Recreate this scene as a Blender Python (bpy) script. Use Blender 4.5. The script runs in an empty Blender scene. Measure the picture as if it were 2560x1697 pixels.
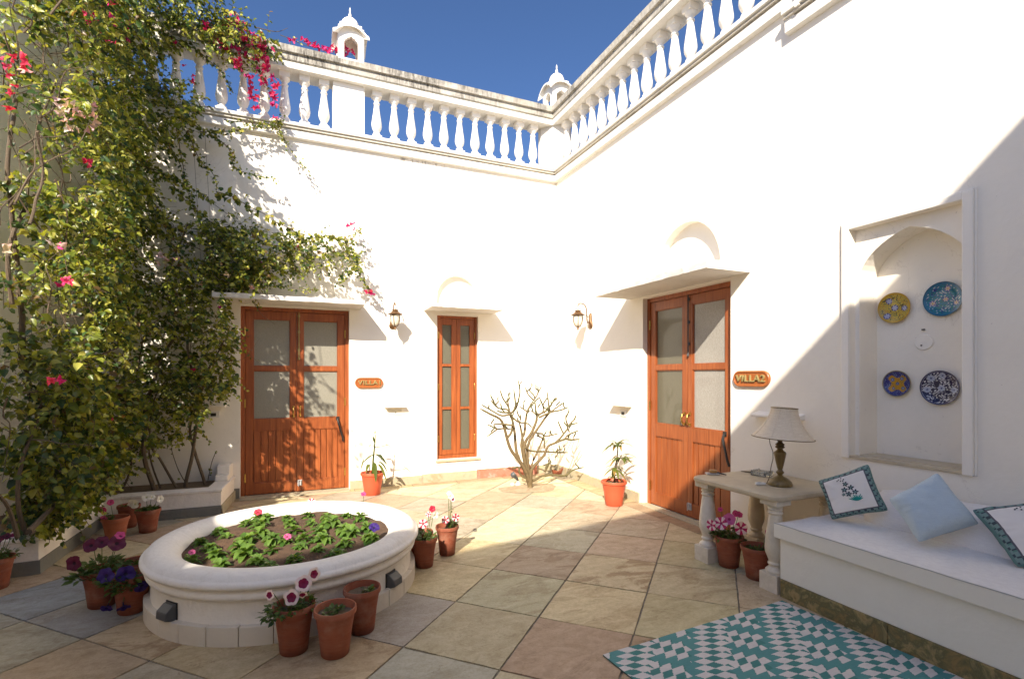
import bpy, bmesh, math, random
import numpy as np
from mathutils import Vector, Matrix, noise
R = math.radians
PI = math.pi
rnd = random.Random(7)
sc = bpy.context.scene
COL = sc.collection

# ---------------------------------------------------------------- camera numbers measured from the photograph
FPX, YAW, HOR = 1267.94, R(23.088), 939.9
CAM = Vector((-3.6308, -6.8111, 1.45))
FW = Vector((math.sin(YAW), math.cos(YAW), 0)); RT = Vector((math.cos(YAW), -math.sin(YAW), 0))
def ray(x, y): return FW + RT*((x-1280)/FPX) + Vector((0, 0, (HOR-y)/FPX))
def at(x, y, axis, val):
    d = ray(x, y); return CAM + d*((val-CAM[axis])/d[axis])
def proj(P):
    r = Vector(P)-CAM; z = r.dot(FW)
    return 1280+FPX*r.dot(RT)/z, HOR-FPX*r.z/z

# ---------------------------------------------------------------- materials
def srgb(h):
    f = lambda c: c/12.92 if c <= .04045 else ((c+.055)/1.055)**2.4
    return tuple(f(c/255) for c in h)+(1,)
MATS = {}
class NT:
    def __init__(s, name):
        s.m = bpy.data.materials.new(name); s.m.use_nodes = True
        s.t = s.m.node_tree; s.b = s.t.nodes['Principled BSDF']; s.out = s.t.nodes['Material Output']
        s.tc = s.t.nodes.new('ShaderNodeTexCoord'); MATS[name] = s.m
    def n(s, t, **k):
        q = s.t.nodes.new(t)
        for a, b in k.items():
            if a in q.inputs: q.inputs[a].default_value = b
            else: setattr(q, a, b)
        return q
    def l(s, a, b): s.t.links.new(a, b)
    def mapped(s, scale, rot=(0,0,0)):
        mp = s.n('ShaderNodeMapping'); mp.inputs['Scale'].default_value = scale; mp.inputs['Rotation'].default_value = rot
        s.l(s.tc.outputs['Object'], mp.inputs['Vector']); return mp.outputs['Vector']
    def noise(s, vec, scale, detail=5, rough=.55, dist=0):
        q = s.n('ShaderNodeTexNoise', Scale=scale, Detail=detail, Roughness=rough, Distortion=dist); s.l(vec, q.inputs['Vector']); return q.outputs['Fac']
    def ramp(s, fac, stops):
        q = s.n('ShaderNodeValToRGB'); e = q.color_ramp.elements
        while len(e) < len(stops): e.new(.5)
        for el, (p, c) in zip(e, stops): el.position = p; el.color = c if len(c) == 4 else tuple(c)+(1,)
        s.l(fac, q.inputs['Fac']); return q.outputs['Color']
    def mix(s, fac, a, b, mode='MIX'):
        q = s.n('ShaderNodeMix', data_type='RGBA', blend_type=mode)
        for sock, v in ((q.inputs[0], fac), (q.inputs[6], a), (q.inputs[7], b)):
            if hasattr(v, 'is_linked') or hasattr(v, 'links'): s.l(v, sock)
            else: sock.default_value = v if not isinstance(v, tuple) else (v if len(v) == 4 else v+(1,))
        return q.outputs[2]
    def math(s, op, a, b=0.0, c=None):
        q = s.n('ShaderNodeMath', operation=op)
        for i, v in enumerate((a, b) if c is None else (a, b, c)):
            if hasattr(v, 'links'): s.l(v, q.inputs[i])
            else: q.inputs[i].default_value = v
        return q.outputs[0]
    def bump(s, h, strength=.2, dist=.01):
        q = s.n('ShaderNodeBump', Strength=strength, Distance=dist); s.l(h, q.inputs['Height']); s.l(q.outputs['Normal'], s.b.inputs['Normal'])
    def base(s, c):
        if hasattr(c, 'links'): s.l(c, s.b.inputs['Base Color'])
        else: s.b.inputs['Base Color'].default_value = c if len(c) == 4 else tuple(c)+(1,)
    def rough(s, r): s.b.inputs['Roughness'].default_value = r
W3 = (1, 1, 1)
def plaster(name, c=(.86,.812,.725), dirt=.25, dirtcol=(.55,.50,.42), streak=0.0, streakcol=(.16,.14,.11), sx=9.0, sz=.7, thr=.56, bump=.12):
    t = NT(name); v = t.mapped(W3)
    n1 = t.noise(v, 1.1, 8, .66); n2 = t.noise(v, 26, 4, .6)
    m = t.math('MULTIPLY', t.ramp(n1, [(.5, (0,0,0)), (.75, (1,1,1))]), dirt)
    col = t.mix(m, c, dirtcol)
    col = t.mix(t.math('MULTIPLY', t.ramp(n2, [(.45, (0,0,0)), (.8, (1,1,1))]), .10), col, tuple(x*.82 for x in c))
    if streak:
        sv = t.mapped((sx, sx, sz)); s1 = t.noise(sv, 2.0, 8, .78, 1.2); s2 = t.noise(v, 1.9, 5, .65)
        k = t.math('MULTIPLY', t.ramp(s1, [(thr-.1, (0,0,0)), (thr+.12, (1,1,1))]), t.ramp(s2, [(.38, (.08,.08,.08)), (.62, (1,1,1))]))
        col = t.mix(t.math('MULTIPLY', k, streak), col, streakcol)
    t.base(col); t.rough(.85); t.bump(t.math('ADD', t.noise(v, 4, 4, .5, .8), t.math('MULTIPLY', n2, .3)), bump*1.3, .03)
    return t.m
M = {}
def blotch(t, col, cx, cz, rx, rz, streakcol, amt, sx=11):
    "a stain of its own shape at one place of a wall (object coordinates)"
    sep = t.n('ShaderNodeSeparateXYZ'); t.l(t.tc.outputs['Object'], sep.inputs[0])
    dx = t.math('DIVIDE', t.math('SUBTRACT', sep.outputs[0], cx), rx); dz = t.math('DIVIDE', t.math('SUBTRACT', sep.outputs[2], cz), rz)
    d = t.math('ADD', t.math('MULTIPLY', dx, dx), t.math('MULTIPLY', dz, dz))
    fall = t.math('MAXIMUM', t.math('SUBTRACT', 1.0, d), 0.0)
    nz = t.noise(t.mapped((sx, sx, 2.2)), 1.0, 7, .75, 1.5)
    k = t.math('MULTIPLY', t.math('MULTIPLY', fall, t.ramp(nz, [(.45, (0,0,0)), (.68, (1,1,1))])), amt)
    return t.mix(k, col, streakcol)
M['plaster'] = plaster('white_plaster')
def wallmat():
    m = plaster('wall_plaster', dirt=.18)
    t = NT.__new__(NT); t.m = m; t.t = m.node_tree; t.b = m.node_tree.nodes['Principled BSDF']
    t.tc = [n for n in m.node_tree.nodes if n.bl_idname == 'ShaderNodeTexCoord'][0]
    col = t.b.inputs['Base Color'].links[0].from_socket
    for a in ((-2.05, 4.2, .55, .5, (.40,.32,.25), .8), (-2.1, 4.33, .35, .12, (.12,.10,.08), .8), (-3.2, 4.2, .1, .45, (.5,.45,.4), .3),
              (-1.15, 4.2, .2, .4, (.5,.45,.4), .25)):
        col = blotch(t, col, *a)
    v = t.mapped(W3); ln = t.math('ABSOLUTE', t.math('SUBTRACT', t.noise(v, .9, 10, .62, .6), .5)); msk = t.ramp(t.noise(v, .7, 3), [(.52, (0,0,0)), (.6, (1,1,1))])
    col = t.mix(t.math('MULTIPLY', t.math('MULTIPLY', t.ramp(ln, [(0, (1,1,1)), (.0035, (0,0,0))]), msk), .35), col, (.45,.40,.33))
    pt = t.ramp(t.noise(v, 1.7, 4, .5), [(.56, (0,0,0)), (.58, (1,1,1))]); col = t.mix(t.math('MULTIPLY', pt, .10), col, (.74,.70,.64))
    sp_ = t.ramp(t.noise(v, 46, 2), [(.735, (0,0,0)), (.76, (1,1,1))]); col = t.mix(t.math('MULTIPLY', sp_, .35), col, (.42,.38,.32))
    t.base(col); return m
M['wall'] = wallmat()
M['rail'] = plaster('weathered_rail', c=(.72,.70,.65), dirt=.5, dirtcol=(.45,.40,.32), streak=.45, sx=14, sz=1.2, thr=.6, bump=.3)
M['stained'] = plaster('stained_plaster', c=(.50,.47,.405), dirt=.8, dirtcol=(.32,.28,.21), streak=.95, streakcol=(.07,.062,.05), sx=11, sz=1.5, thr=.47, bump=.6)
M['ledge'] = plaster('ledge_plaster', c=(.76,.74,.69), dirt=.45, streak=.5, sx=5, sz=4, thr=.62)
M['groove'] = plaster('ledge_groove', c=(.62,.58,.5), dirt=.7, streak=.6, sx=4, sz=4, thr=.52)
M['canopy'] = plaster('canopy_plaster', c=(.66,.635,.59), dirt=.5, dirtcol=(.46,.43,.38), streak=.5, streakcol=(.38,.34,.30), sx=7, sz=9, thr=.6, bump=.4)
M['planter_white'] = plaster('planter_plaster', c=(.83,.785,.71), dirt=.45, dirtcol=(.62,.56,.46), streak=.35, streakcol=(.38,.32,.24), sx=6, sz=3, thr=.6, bump=.35)
M['smooth_white'] = plaster('painted_masonry', c=(.855,.815,.745), dirt=.2, bump=.1)
M['bench_white'] = plaster('bench_plaster', c=(.79,.765,.69), dirt=.25, dirtcol=(.62,.58,.47), bump=.15)
M['base_stone'] = plaster('planter_base_tiles', c=(.66,.60,.50), dirt=.5, dirtcol=(.50,.42,.31), streak=.2, streakcol=(.2,.17,.13), sx=9, sz=9, thr=.66)

def stone(name, cols, scale=6, bump=.3, rough=.75):
    t = NT(name); v = t.mapped(W3)
    a = t.noise(v, scale, 7, .65, .6); b = t.noise(v, scale*6, 5, .6)
    n = len(cols); col = t.ramp(a, [(.28+.44*i/(n-1), c) for i, c in enumerate(cols)])
    col = t.mix(t.math('MULTIPLY', b, .35), col, (.12,.10,.07))
    t.base(col); t.rough(rough); t.bump(t.math('ADD', a, t.math('MULTIPLY', b, .5)), bump, .01); return t.m
M['skirt_brown'] = stone('brown_slate', [(.045,.038,.015), (.30,.20,.07), (.13,.125,.05), (.42,.31,.13), (.16,.11,.04)], 9, 1.0)
M['skirt_sand'] = stone('sandstone_skirting', [(.42,.34,.20), (.50,.43,.28), (.45,.42,.30), (.38,.27,.13)], 5, .4)
M['skirt_red'] = stone('red_sandstone', [(.42,.12,.07), (.52,.17,.10), (.48,.20,.14), (.60,.45,.38)], 9, .4)
M['skirt_slate'] = stone('grey_slate', [(.13,.135,.12), (.20,.20,.175), (.17,.18,.17), (.26,.25,.21)], 6, .4)
M['marble'] = stone('pale_marble', [(.72,.67,.58), (.78,.73,.64), (.70,.64,.53), (.76,.70,.60)], 5, .15, .5)
M['table_stone'] = stone('cream_marble', [(.56,.47,.33), (.62,.53,.38), (.58,.49,.35), (.50,.40,.26)], 3, .12, .5)
M['soil'] = stone('dark_soil', [(.035,.018,.009), (.075,.036,.017), (.11,.055,.028), (.05,.026,.013)], 22, 1.0, .95)
M['sand'] = stone('sandy_earth', [(.36,.28,.18), (.44,.35,.23), (.34,.25,.15), (.50,.41,.28)], 9, .8, .95)
M['soil_dry'] = stone('dry_soil', [(.12,.085,.05), (.2,.14,.085), (.16,.11,.06), (.26,.2,.13)], 20, .9, .95)

def tiles():
    t = NT('sandstone_paving'); v = t.mapped(W3)
    at_ = t.n('ShaderNodeAttribute', attribute_name='Col')
    off = t.n('ShaderNodeVectorMath', operation='MULTIPLY_ADD'); t.l(at_.outputs['Color'], off.inputs[0]); off.inputs[1].default_value = (37, 53, 71); t.l(t.tc.outputs['Object'], off.inputs[2])
    ov = off.outputs[0]
    sq = t.n('ShaderNodeMapping'); sq.inputs['Rotation'].default_value = (0,0,R(35)); sq.inputs['Scale'].default_value = (1, 2.2, 1); t.l(ov, sq.inputs['Vector'])
    a = t.noise(sq.outputs[0], 3.2, 10, .68, 1.6); b = t.noise(ov, 70, 6, .75); c = t.noise(sq.outputs[0], 1.3, 6, .7, 2.0)
    col = at_.outputs['Color']
    col = t.mix(t.ramp(a, [(.36, (1,1,1)), (.62, (0,0,0))]), col, t.mix(1.0, col, (.78,.755,.70), 'MULTIPLY'))
    pick = t.n('ShaderNodeAttribute', attribute_name='Mottle')
    m = t.math('MULTIPLY', t.ramp(c, [(.50, (0,0,0)), (.56, (1,1,1))]), pick.outputs['Fac'])
    col = t.mix(m, col, t.mix(1.0, col, (.66,.57,.50), 'MULTIPLY'))
    f_ = t.noise(ov, 9, 8, .72, .8); col = t.mix(t.math('MULTIPLY', t.ramp(f_, [(.50, (0,0,0)), (.68, (1,1,1))]), .45), col, t.mix(1.0, col, (.80,.74,.64), 'MULTIPLY'))
    col = t.mix(t.math('MULTIPLY', t.ramp(b, [(.45, (0,0,0)), (.68, (1,1,1))]), .40), col, t.mix(1.0, col, (.62,.58,.52), 'MULTIPLY'))
    g_ = t.noise(ov, 24, 10, .78, .6); col = t.mix(t.math('MULTIPLY', t.ramp(g_, [(.46, (0,0,0)), (.60, (1,1,1))]), .42), col, t.mix(1.0, col, (.74,.70,.64), 'MULTIPLY'))
    ln_ = t.math('ABSOLUTE', t.math('SUBTRACT', t.noise(sq.outputs[0], 1.7, 9, .62, 1.0), .5)); lk = t.math('MULTIPLY', t.ramp(ln_, [(.0, (1,1,1)), (.010, (0,0,0))]), t.ramp(c, [(.45, (0,0,0)), (.55, (1,1,1))])); col = t.mix(t.math('MULTIPLY', lk, .5), col, t.mix(1.0, col, (.42,.36,.30), 'MULTIPLY'))
    t.base(col); t.rough(.62); t.bump(t.math('ADD', t.math('MULTIPLY', a, 1.0), t.math('MULTIPLY', b, .45)), .45, .012); return t.m
M['tiles'] = tiles()
M['grout'] = stone('paving_grout', [(.10,.085,.065), (.30,.26,.20), (.16,.14,.105), (.26,.22,.17)], 12, .5, .95)
M['ground'] = stone('outer_ground', [(.30,.26,.19), (.36,.31,.23), (.33,.28,.2)], 2, .2, .95)

def wood(name, c1, c2, c3, rough=.38):
    t = NT(name); v = t.mapped((26, 26, 1.3)); a = t.noise(v, 1.6, 6, .6, .4)
    b = t.noise(t.mapped((90, 90, 3)), 1.5, 4, .6); c = t.noise(t.mapped(W3), 2.3, 4)
    col = t.ramp(a, [(.3, c1), (.52, c2), (.72, c3)])
    col = t.mix(t.math('MULTIPLY', t.ramp(c, [(.35, (1,1,1)), (.62, (0,0,0))]), .35), col, c1)
    col = t.mix(t.math('MULTIPLY', b, .22), col, tuple(x*.45 for x in c1))
    t.base(col); t.rough(rough); t.bump(t.math('ADD', a, b), .12, .004); return t.m
M['wood'] = wood('teak_wood', (.22,.054,.015), (.345,.092,.024), (.46,.145,.042))
M['wood_sign'] = wood('sign_wood', (.30,.085,.02), (.40,.12,.03), (.46,.16,.05))
M['lamp_wood'] = wood('turned_olive_wood', (.13,.085,.026), (.19,.128,.042), (.25,.17,.06), .42)
def fabric(name, c1, c2, scale=220, rough=.8):
    t = NT(name); v = t.mapped(W3)
    a = t.noise(t.mapped((1, 1, 14)), scale/6, 3, .5); b = t.noise(t.mapped((14, 14, 1)), scale/6, 3, .5); c = t.noise(v, 4, 4)
    k = t.math('MULTIPLY', t.math('ADD', a, b), .5)
    col = t.mix(t.ramp(k, [(.38, (0,0,0)), (.62, (1,1,1))]), c1, c2)
    t.base(col); t.rough(rough); t.bump(t.math('ADD', t.math('MULTIPLY', k, .3), c), .15, .01); return t.m
def pane(name, c1, c2):
    fabric(name, c1, c2, 330, .55); m = MATS[name]; b = m.node_tree.nodes['Principled BSDF']
    b.inputs['Coat Weight'].default_value = .55; b.inputs['Coat Roughness'].default_value = .05; return m
M['pane'] = pane('glass_over_mesh', (.19,.18,.14), (.31,.295,.24))
M['pane_light'] = pane('glass_over_pale_mesh', (.20,.19,.165), (.42,.40,.36))
M['pane_dark'] = pane('glass_over_dark_mesh', (.085,.08,.05), (.14,.13,.09))
M['mattress'] = fabric('white_cotton', (.73,.70,.68), (.81,.785,.76), 160)
M['blue_cloth'] = fabric('pale_blue_velvet', (.42,.52,.60), (.50,.60,.67), 240)
M['shade'] = fabric('cream_lampshade', (.64,.53,.39), (.76,.66,.51), 120)
def plain(name, c, rough=.5, metal=0, var=.15, scale=30, bump=.05, spec=None):
    t = NT(name); v = t.mapped(W3); a = t.noise(v, scale, 5, .6)
    t.base(t.mix(t.math('MULTIPLY', a, var), c, tuple(x*.45 for x in c))); t.rough(rough); t.b.inputs['Metallic'].default_value = metal
    if bump: t.bump(a, bump, .005)
    return t.m
M['brass'] = plain('brass', (.62,.42,.12), .3, 1, .3)
M['black'] = plain('black_iron', (.02,.02,.02), .45, 0, .2)
M['dark_grey'] = plain('dark_grey_metal', (.075,.08,.085), .45, 0, .2)
M['bronze'] = plain('antique_bronze', (.20,.105,.045), .42, .7, .5, 60)
M['frost'] = plain('frosted_glass', (.72,.68,.56), .25, 0, .1)
M['copper'] = plain('copper_patina', (.42,.18,.08), .45, .6, .4, 60)
M['gold'] = plain('dull_gold', (.42,.34,.14), .4, .35, .25, 80)
M['white_plastic'] = plain('white_plastic', (.72,.71,.68), .35, 0, .05)
M['cord'] = plain('cord_rubber', (.12,.08,.04), .6, 0, .1)
M['grey_plastic'] = plain('grey_plastic', (.45,.45,.45), .4, 0, .1)
M['ember'] = plain('horn', (.42,.22,.07), .3, 0, .4, 40)
def terracotta(name, c, d):
    t = NT(name); v = t.mapped(W3); a = t.noise(v, 14, 6, .65); b = t.noise(t.mapped((3,3,30)), 2.2, 4, .6)
    oi = t.n('ShaderNodeObjectInfo'); col = t.mix(t.ramp(a, [(.35, (0,0,0)), (.7, (1,1,1))]), c, d); col = t.mix(t.math('MULTIPLY', oi.outputs['Random'], .35), col, tuple(x*.62 for x in c)); bl_ = t.n('ShaderNodeTexNoise', Scale=5.0, Detail=6.0, Roughness=.7, noise_dimensions='4D'); t.l(v, bl_.inputs['Vector']); t.l(t.math('MULTIPLY', oi.outputs['Random'], 40), bl_.inputs['W']); col = t.mix(t.math('MULTIPLY', t.ramp(bl_.outputs['Fac'], [(.52, (0,0,0)), (.66, (1,1,1))]), .30), col, (.46,.30,.21))
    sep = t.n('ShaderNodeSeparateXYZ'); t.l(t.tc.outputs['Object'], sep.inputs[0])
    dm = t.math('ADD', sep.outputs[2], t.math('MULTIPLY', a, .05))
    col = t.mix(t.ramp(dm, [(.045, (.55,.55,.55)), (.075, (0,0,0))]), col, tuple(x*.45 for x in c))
    col = t.mix(t.math('MULTIPLY', t.ramp(b, [(.45,(0,0,0)),(.75,(1,1,1))]), .22), col, (.42,.24,.16))
    t.base(col); t.rough(.72); t.bump(t.math('ADD', a, b), .2, .006); return t.m
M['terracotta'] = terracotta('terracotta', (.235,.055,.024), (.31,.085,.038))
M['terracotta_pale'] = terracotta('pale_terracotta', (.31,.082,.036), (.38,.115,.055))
M['plastic_pot'] = plain('red_plastic_pot', (.60,.105,.045), .4, 0, .12, 12, .1)
def leafmat(name, transl=.38, rough=.36, attr='Col'):
    t = NT(name); at_ = t.n('ShaderNodeAttribute', attribute_name=attr); t.base(at_.outputs['Color']); t.rough(rough)
    if transl:
        tr = t.n('ShaderNodeBsdfTranslucent'); mx = t.n('ShaderNodeMixShader', Fac=transl)
        t.l(t.mix(1.0, at_.outputs['Color'], (1.5,1.35,.7), 'MULTIPLY'), tr.inputs['Color'])
        t.l(t.b.outputs[0], mx.inputs[1]); t.l(tr.outputs[0], mx.inputs[2]); t.l(mx.outputs[0], t.out.inputs['Surface'])
    return t.m
M['leaf'] = leafmat('leaf_green'); M['petal'] = leafmat('petal', .25, .6)
M['bark'] = stone('vine_bark', [(.06,.042,.025), (.13,.09,.055), (.10,.07,.04), (.2,.15,.1)], 30, .6, .9)
def stemcol():
    t = NT('shrub_bark'); at_ = t.n('ShaderNodeAttribute', attribute_name='Col'); v = t.mapped(W3); a = t.noise(v, 55, 5, .7); b = t.noise(v, 18, 4)
    col = t.mix(t.ramp(b, [(.56, (0,0,0)), (.66, (.75,.75,.75))]), at_.outputs['Color'], (.07,.045,.022))
    col = t.mix(t.math('MULTIPLY', a, .3), col, (.12,.08,.04)); t.base(col); t.rough(.8); t.bump(a, .5, .006); return t.m
M['shrub'] = stemcol()
def vcol(name, rough=.6, bump=0, weave=False):
    t = NT(name); at_ = t.n('ShaderNodeAttribute', attribute_name='Col'); v = t.mapped(W3); col = at_.outputs['Color']
    if weave:
        a = t.noise(t.mapped((30, 260, 30)), 1, 4, .6); b = t.noise(v, 9, 5, .6)
        col = t.mix(t.math('MULTIPLY', t.ramp(a, [(.35, (0,0,0)), (.65, (1,1,1))]), .30), col, t.mix(1.0, col, (.55,.62,.66), 'MULTIPLY'))
        col = t.mix(t.math('MULTIPLY', t.ramp(b, [(.4, (0,0,0)), (.75, (1,1,1))]), .30), col, t.mix(1.0, col, (.66,.72,.8), 'MULTIPLY'))
        t.bump(t.math('ADD', a, b), .5, .004)
    t.base(col); t.rough(rough); return t.m
M['rug'] = vcol('cotton_dhurrie', .9, .3, True)
M['printed'] = vcol('printed_cotton', .85, .1)
M['glaze'] = vcol('painted_glaze', .18)
def glass():
    t = NT('clear_glass'); t.b.inputs['Transmission Weight'].default_value = .85; t.rough(.08); t.base((.85,.88,.86)); t.b.inputs['IOR'].default_value = 1.3; return t.m
M['glass'] = glass()

# ---------------------------------------------------------------- mesh helpers
class MB:
    def __init__(s): s.v = []; s.f = []; s.mi = []; s.col = []; s.m = 0; s.c = (1,1,1); s.mats = []
    def use(s, mat, c=None):
        if mat not in s.mats: s.mats.append(mat)
        s.m = s.mats.index(mat)
        if c is not None: s.c = c
        return s
    def add(s, vs, fs, c=None):
        o = len(s.v); s.v += [tuple(p) for p in vs]
        for i, f in enumerate(fs):
            s.f.append(tuple(o+j for j in f)); s.mi.append(s.m); s.col.append(c[i] if isinstance(c, list) else (c or s.c))
    def box(s, a, b, mat4=None):
        x0,y0,z0 = a; x1,y1,z1 = b
        vs = [Vector(p) for p in ((x0,y0,z0),(x1,y0,z0),(x1,y1,z0),(x0,y1,z0),(x0,y0,z1),(x1,y0,z1),(x1,y1,z1),(x0,y1,z1))]
        if mat4: vs = [mat4 @ p for p in vs]
        s.add(vs, [(0,3,2,1),(4,5,6,7),(0,1,5,4),(1,2,6,5),(2,3,7,6),(3,0,4,7)])
    def prism(s, poly, z0, z1, cap=True):
        n = len(poly); vs = [(x,y,z0) for x,y in poly]+[(x,y,z1) for x,y in poly]
        fs = [(i,(i+1)%n,n+(i+1)%n,n+i) for i in range(n)]
        if cap: fs += [tuple(range(n-1,-1,-1)), tuple(range(n,2*n))]
        s.add(vs, fs)
    def extr(s, prof, path, close=False, caps=True):
        "sweep a profile [(out,z)] along a plan path [(x,y)], out = to the left of travel; mitred"
        n = len(path); rows = []
        for i in range(n):
            p = Vector(path[i])
            def nrm(a, b): d = (Vector(b)-Vector(a)).normalized(); return Vector((-d.y, d.x))
            if close or 0 < i < n-1:
                n1 = nrm(path[i-1], path[i]); n2 = nrm(path[i], path[(i+1)%n]); m = (n1+n2)/(1+n1.dot(n2))
            elif i == 0: m = nrm(path[0], path[1])
            else: m = nrm(path[-2], path[-1])
            rows.append([(p.x+m.x*o, p.y+m.y*o, z) for o, z in prof])
        k = len(prof); vs = [q for r in rows for q in r]; fs = []
        for i in range(n if close else n-1):
            j = (i+1) % n
            for a in range(k-1): fs.append((i*k+a, j*k+a, j*k+a+1, i*k+a+1))
        s.add(vs, fs)
        if caps and not close:
            s.add(rows[0], [tuple(range(k))]); s.add(rows[-1], [tuple(range(k-1, -1, -1))])
    def lathe(s, prof, seg=20, c=(0,0,0), sx=1, sy=1, rot=0, cols=None, mat4=None):
        k = len(prof); vs = []; 
        for i in range(seg):
            a = 2*PI*i/seg+rot
            vs += [Vector((c[0]+r*sx*math.cos(a), c[1]+r*sy*math.sin(a), c[2]+z)) for r, z in prof]
        if mat4: vs = [mat4 @ p for p in vs]
        fs = []; cl = []
        for i in range(seg):
            j = (i+1) % seg
            for a in range(k-1):
                fs.append((i*k+a, j*k+a, j*k+a+1, i*k+a+1)); cl.append(cols[a] if cols else s.c)
        s.add(vs, fs, cl)
        for e, r in ((0, prof[0][0]), (k-1, prof[-1][0])):
            if r > 1e-4:
                ring = [vs[i*k+e] for i in range(seg)]; s.add(ring, [tuple(range(seg-1,-1,-1)) if e == 0 else tuple(range(seg))], [cols[min(e,k-2)] if cols else s.c])
    def tube(s, pts, rad, seg=6, cols=None):
        pts = [Vector(p) for p in pts]; n = len(pts); rs = rad if isinstance(rad, (list, tuple)) else [rad]*n
        up = Vector((.31,.2,.93)); vs = []; 
        for i, p in enumerate(pts):
            d = (pts[min(i+1,n-1)]-pts[max(i-1,0)]); d = d.normalized() if d.length > 1e-9 else Vector((0,0,1))
            u = d.cross(up)
            if u.length < .05: u = d.cross(Vector((1,0,0)))
            u.normalize(); w = d.cross(u)
            for q in range(seg):
                a = 2*PI*q/seg; vs.append(p+(u*math.cos(a)+w*math.sin(a))*rs[i])
        fs = []; cl = []
        for i in range(n-1):
            for q in range(seg):
                r = (q+1) % seg; fs.append((i*seg+q, i*seg+r, (i+1)*seg+r, (i+1)*seg+q)); cl.append(cols[i] if cols else s.c)
        fs += [tuple(range(seg-1,-1,-1)), tuple(range((n-1)*seg, n*seg))]; cl += [cols[0] if cols else s.c, cols[-1] if cols else s.c]
        s.add(vs, fs, cl)
    def build(s, name, parent=None, smooth=False, off=None, bevel=0, angle=35):
        me = bpy.data.meshes.new(name)
        o = Vector((0,0,0)) if off is None else Vector(off)
        me.from_pydata([tuple(Vector(p)-o) for p in s.v], [], s.f)
        for m in s.mats: me.materials.append(m)
        me.polygons.foreach_set('material_index', s.mi)
        ca = me.color_attributes.new('Col', 'FLOAT_COLOR', 'CORNER')
        arr = np.empty((len(me.loops), 4), np.float32); arr[:, 3] = 1
        tot = np.array([len(f) for f in s.f]); arr[:, :3] = np.repeat(np.array([c[:3] for c in s.col], np.float32), tot, axis=0)
        ca.data.foreach_set('color', arr.ravel())
        bm = bmesh.new(); bm.from_mesh(me); bmesh.ops.recalc_face_normals(bm, faces=bm.faces)
        if smooth:
            for f in bm.faces: f.smooth = True
            for e in bm.edges:
                if len(e.link_faces) == 2 and e.calc_face_angle(0) > R(angle): e.smooth = False
        bm.to_mesh(me); bm.free()
        ob = bpy.data.objects.new(name, me); COL.objects.link(ob)
        if parent: ob.parent = parent
        if off is not None and not parent: ob.location = o
        if bevel:
            b = ob.modifiers.new('bevel', 'BEVEL'); b.width = bevel; b.segments = 2; b.limit_method = 'ANGLE'; b.angle_limit = R(40)
        return ob
def tag(o, label=None, cat=None, group=None, kind=None):
    if label: o['label'] = label
    if cat: o['category'] = cat
    if group: o['group'] = group
    if kind: o['kind'] = kind
    return o
def thing(name, label, cat, loc=(0,0,0), rz=0, group=None):
    o = bpy.data.objects.new(name, None); COL.objects.link(o); o.location = loc; o.rotation_euler = (0,0,rz); o.empty_display_size = .1
    return tag(o, label, cat, group)
def kids(o): return [c for c in COL.objects if c.parent == o]
def copy_tree(o, parent=None):
    c = o.copy(); COL.objects.link(c); c.parent = parent
    for ch in kids(o): copy_tree(ch, c)
    return c
def sheet(rect, holes, plane_y):
    "front face in the x-z plane with polygonal holes; returns list of triangles"
    bm = bmesh.new()
    def loop(pts):
        vs = [bm.verts.new((x, plane_y, z)) for x, z in pts]
        return [bm.edges.new((vs[i], vs[(i+1) % len(vs)])) for i in range(len(vs))]
    es = loop(rect)
    for h in holes: es += loop(h)
    bmesh.ops.triangle_fill(bm, use_beauty=True, use_dissolve=False, edges=es, normal=(0,-1,0))
    bm.verts.index_update(); vs = [v.co.copy() for v in bm.verts]; fs = [tuple(v.index for v in f.verts) for f in bm.faces]; bm.free(); return vs, fs
def reveal(mb, poly, y0, y1, back=False):
    n = len(poly); vs = [(x, y0, z) for x, z in poly]+[(x, y1, z) for x, z in poly]
    mb.add(vs, [(i, (i+1) % n, n+(i+1) % n, n+i) for i in range(n)])
    if back: mb.add([(x, y1, z) for x, z in poly], [tuple(range(n))])
def rect(x0, x1, z0, z1): return [(x0,z0),(x1,z0),(x1,z1),(x0,z1)]
def arch(cx, w, z0, zs, zt, n=16, pointed=0.0):
    "opening with straight sides to zs and an arched head to zt"
    pts = [(cx-w/2, z0), (cx+w/2, z0)] if zs > z0 else []
    for i in range(n+1):
        a = PI*i/n; x = math.cos(a); z = math.sin(a)
        if pointed: z = z**(1) * (1-pointed) + pointed*(1-abs(x))
        pts.append((cx+w/2*x, zs+(zt-zs)*z))
    return pts

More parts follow.
